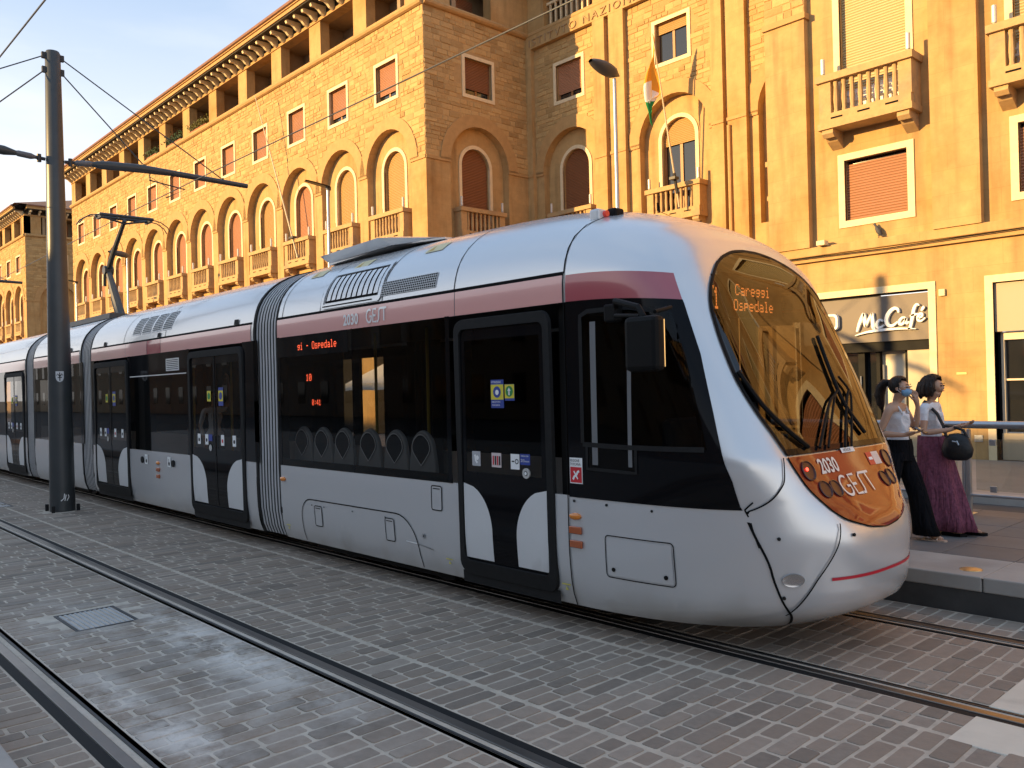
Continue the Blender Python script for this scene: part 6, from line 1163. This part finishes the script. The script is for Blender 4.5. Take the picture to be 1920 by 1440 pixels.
for nm, P in (('R', [(0, -.075, .86), (-.04, -.09, .62), (-.09, -.09, .42), (-.19, -.09, .18), (-.23, -.09, .06)]), ('L', [(0, .075, .86), (.09, .085, .62), (.155, .085, .42), (.20, .085, .18), (.225, .085, .05)])):
    b = loft([(P[0], .105, .095, .01, 0), (P[1], .10, .088, .02, 1), (P[2], .095, .085, .03, 2), (P[3], .11, .09, .04, 3), (P[4], .125, .10, .05, 3.5)]); hang(b, 'trouser_leg', M_TROU, w1, solid=.006)
b = sphere((.028, 0, 1.520), (.102, .090, .094), 26, 18, lambda p: p[0] > .062 + .35 * max(0, p[2] - 1.53) and p[2] < 1.585, .012, 1); hang(b, 'hair', M_HAIR, w1, solid=.01)
b = MB(); b.tube([(-.05, 0, 1.545), (-.11, 0, 1.545), (-.15, .0, 1.50), (-.165, .0, 1.42), (-.155, 0, 1.33), (-.14, 0, 1.27)], [.03, .042, .052, .05, .038, .012], 12); hang(b, 'ponytail', M_HAIR, w1)
b = sphere((.070, 0, 1.452), (.078, .070, .050), 22, 14, lambda p: p[0] < .070 or p[2] > 1.492); hang(b, 'face_mask', mat('mask_blue', (.20, .38, .58), .8), w1, solid=.003)
b = MB(); b.tube([(.075, -.066, 1.47), (.045, -.082, 1.50)], .0025, 5); b.tube([(.075, -.066, 1.44), (.045, -.082, 1.475)], .0025, 5); hang(b, 'mask_loop', M_TOP, w1)
for s in (-1, 1): b = MB(); b.tube([(.005, s * .075, 1.23), (-.01, s * .085, 1.30), (.02, s * .08, 1.335), (.075, s * .072, 1.27), (.088, s * .065, 1.22)] if False else [(.088, s * .075, 1.235), (.055, s * .088, 1.305), (0, s * .09, 1.333), (-.06, s * .085, 1.27)], .010, 6); hang(b, 'strap', M_TOP, w1)
b = MB(); b.tube([(.132, -.05, 1.502), (.145, -.022, 1.505), (.145, .022, 1.505), (.132, .05, 1.502)], .003, 5); b.tube([(.132, -.05, 1.502), (.04, -.085, 1.505)], .0025, 5); hang(b, 'glasses', M_GALV, w1)
for nm, an, toe in (('L', (.23, .085, .075), (.37, .08, .02)), ('R', (-.24, -.09, .085), (-.12, -.10, .02))):
    x, y = an[0], an[1]; b = MB(); b.prism([(x - .05, y - .035, .0), (x + .06, y - .045, .0), (x + .17, y - .035, .0), (x + .185, y, .0), (x + .16, y + .035, .0), (x - .05, y + .03, .0)], (0, 0, .014)); b.tube([(x + .10, y - .045, .012), (x + .10, y, .052), (x + .10, y + .04, .012)], .008, 6); b.tube([(x + .10, y, .052), (x + .15, y, .03)], .006, 6); b.tube([(x - .03, y - .035, .012), (x, y - .038, .06), (x + .03, y, .085), (x, y + .036, .06), (x - .03, y + .03, .012)], .005, 6); hang(b, 'sandal', mat('pale_sandal', (.55, .40, .30), .5), w1, smooth=30)
ph = MB(); ph.box(-.037, .037, -.075, .075, 0, .009); ph = ph.build('smartphone', mat('phone_black', (.01, .01, .012), .15, spec=.6), bevel=.004); ph.matrix_world = Matrix.Translation(Vector(W1L) + Vector((.262, -.128, 1.085))) @ Matrix.Rotation(math.radians(90), 4, 'Z') @ Matrix.Rotation(math.radians(25), 4, 'X'); tag(ph, 'dark smartphone held by the woman in the tank top', 'phone')
W2L = (-3.45, 9.02, PZ)
w2 = woman(W2L, {'R': ((0, -.16, 1.285), (.01, -.215, 1.03), (.22, -.14, 1.06), (.285, -.09, 1.095), (1, .5, .1), (.2, 1, 0), (.2, .3, 1)), 'L': ((0, .16, 1.285), (.03, .21, 1.03), (.24, .06, 1.08), (.31, .02, 1.11), (1, -.4, .1), (.2, 1, 0), (.2, -.3, 1))},
           {'R': ((0, -.085, .83), (.12, -.09, .46), (.17, -.09, .085), (.30, -.09, .02)), 'L': ((0, .085, .83), (.20, .085, .46), (.30, .085, .075), (.43, .08, .02))},
           lambda c: 2 if .10 < c.z < .95 and abs(c.y) < .2 and not (c.z > .88 and c.x > .14) else 1 if (.90 < c.z < 1.325 and ((abs(c.y) < .135 and c.x < .15) or (abs(c.y) >= .135 and c.z > 1.15 and c.x < .10))) else 0, [M_SKIN, M_TOP, M_SKIRT], 'woman in white T-shirt and long plum skirt with a black handbag')
eyes(w2)
rg = []
for k in range(9):
    t = k / 8; rg.append(((.01 + .15 * t ** 1.3, 0, .99 - .94 * t), .140 + .115 * t ** .9, .122 + .08 * t, .008 + .085 * t, .6 + 1.8 * t))
hang(loft(rg, 72), 'skirt', M_SKIRT, w2, solid=.004)
b = sphere((.020, 0, 1.520), (.118, .105, .102), 30, 20, lambda p: p[0] > .075 + .3 * max(0, p[2] - 1.52) and p[2] < 1.59, .05, 4); hang(b, 'hair', M_HAIR2, w2, solid=.012)
for k in range(14):
    a = math.radians(70 + 220 * k / 13); b = MB(); x, y = .015 + .098 * math.cos(a), .092 * math.sin(a); rr = random.Random(k); b.tube([(x, y, 1.54), (x * 1.12 - .005, y * 1.12, 1.48 + rr.uniform(-.01, .01)), (x * 1.2 - .01, y * 1.18, 1.43 + rr.uniform(-.02, .02)), (x * 1.05, y * 1.05, 1.385 + rr.uniform(-.02, .02))], [.03, .036, .032, .010], 8); hang(b, 'curl', M_HAIR2, w2)
b = MB(); 
for x, y in ((.17, -.09), (.30, .085)): b.prism([(x - .05, y - .035, .0), (x + .13, y - .042, .0), (x + .18, y, .0), (x + .13, y + .038, .0), (x - .05, y + .03, .0)], (0, 0, .03))
hang(b, 'shoe', M_BLKM, w2, smooth=30)
hb = empty('handbag', (W2L[0] + .36, W2L[1] - .13, 1.10)); tag(hb, 'black slouchy leather handbag hanging from the forearm of the woman in plum skirt', 'handbag')
hx, hy, hz = W2L[0] + .30, W2L[1] - .15, PZ
M_BAG = mat('black_leather', (.010, .010, .011), .45, spec=.4, bump=(35, .5, .01))
b = MB(); prof = [(.02, .76), (.09, .765), (.135, .80), (.15, .87), (.12, .97), (.07, 1.02), (.02, 1.03)]; b.lathe([(r, z) for r, z in prof], (hx, hy, hz), 22, sx=1.0, sy=.55); b.build('bag_body', M_BAG, hb, smooth='all')
b = MB(); b.tube([(hx - .10, hy, hz + .99), (hx - .13, hy + .01, hz + 1.10), (hx - .20, hy + .05, hz + 1.22), (W2L[0] - .02, W2L[1] - .10, hz + 1.345), (W2L[0] - .10, W2L[1] - .04, hz + 1.25)], .016, 8); b.tube([(hx + .10, hy, hz + .98), (hx + .06, hy, hz + 1.06), (hx - .04, hy + .03, hz + 1.09), (hx - .13, hy + .01, hz + 1.10)], .014, 8); b.build('bag_strap', M_BAG, hb, smooth=True)
b = MB(); b.tube([(hx + .03, hy - .10, hz + .96), (hx + .05, hy - .105, hz + .92)], .008, 6); b.tube([(hx - .01, hy - .10, hz + .955), (hx + .03, hy - .105, hz + .95)], .007, 6); b.build('bag_buckle', M_GALV, hb)

pa = woman((-12.95, 5.55, .36), {'R': ((-.005, -.16, 1.285), (-.02, -.22, 1.04), (.10, -.20, .82), (.13, -.19, .76), (.3, .1, -1), (0, 1, 0), (.5, .5, 0)), 'L': ((.005, .16, 1.285), (.05, .23, 1.45), (.10, .20, 1.68), (.10, .19, 1.74), (0, 0, 1), (1, 0, 0), (0, -1, .3))},
           {'R': ((0, -.085, .83), (.02, -.09, .46), (0, -.09, .085), (.12, -.10, .02)), 'L': ((.01, .085, .83), (.03, .085, .46), (.0, .085, .075), (.13, .08, .02))},
           lambda c: 1 if (.90 < c.z < 1.325 and abs(c.y) < .24 and c.z > .9) else (2 if c.z < .9 and abs(c.y) < .18 else 0), [M_SKIN, M_TOP, M_TROU], 'standing passenger in a white shirt seen dimly inside the tram, beyond the double door')
b = sphere((.028, 0, 1.520), (.104, .092, .096), 26, 18, lambda p: p[0] > .062 + .35 * max(0, p[2] - 1.53) and p[2] < 1.585, .012, 1); hang(b, 'hair', M_HAIR, pa, solid=.01); eyes(pa)
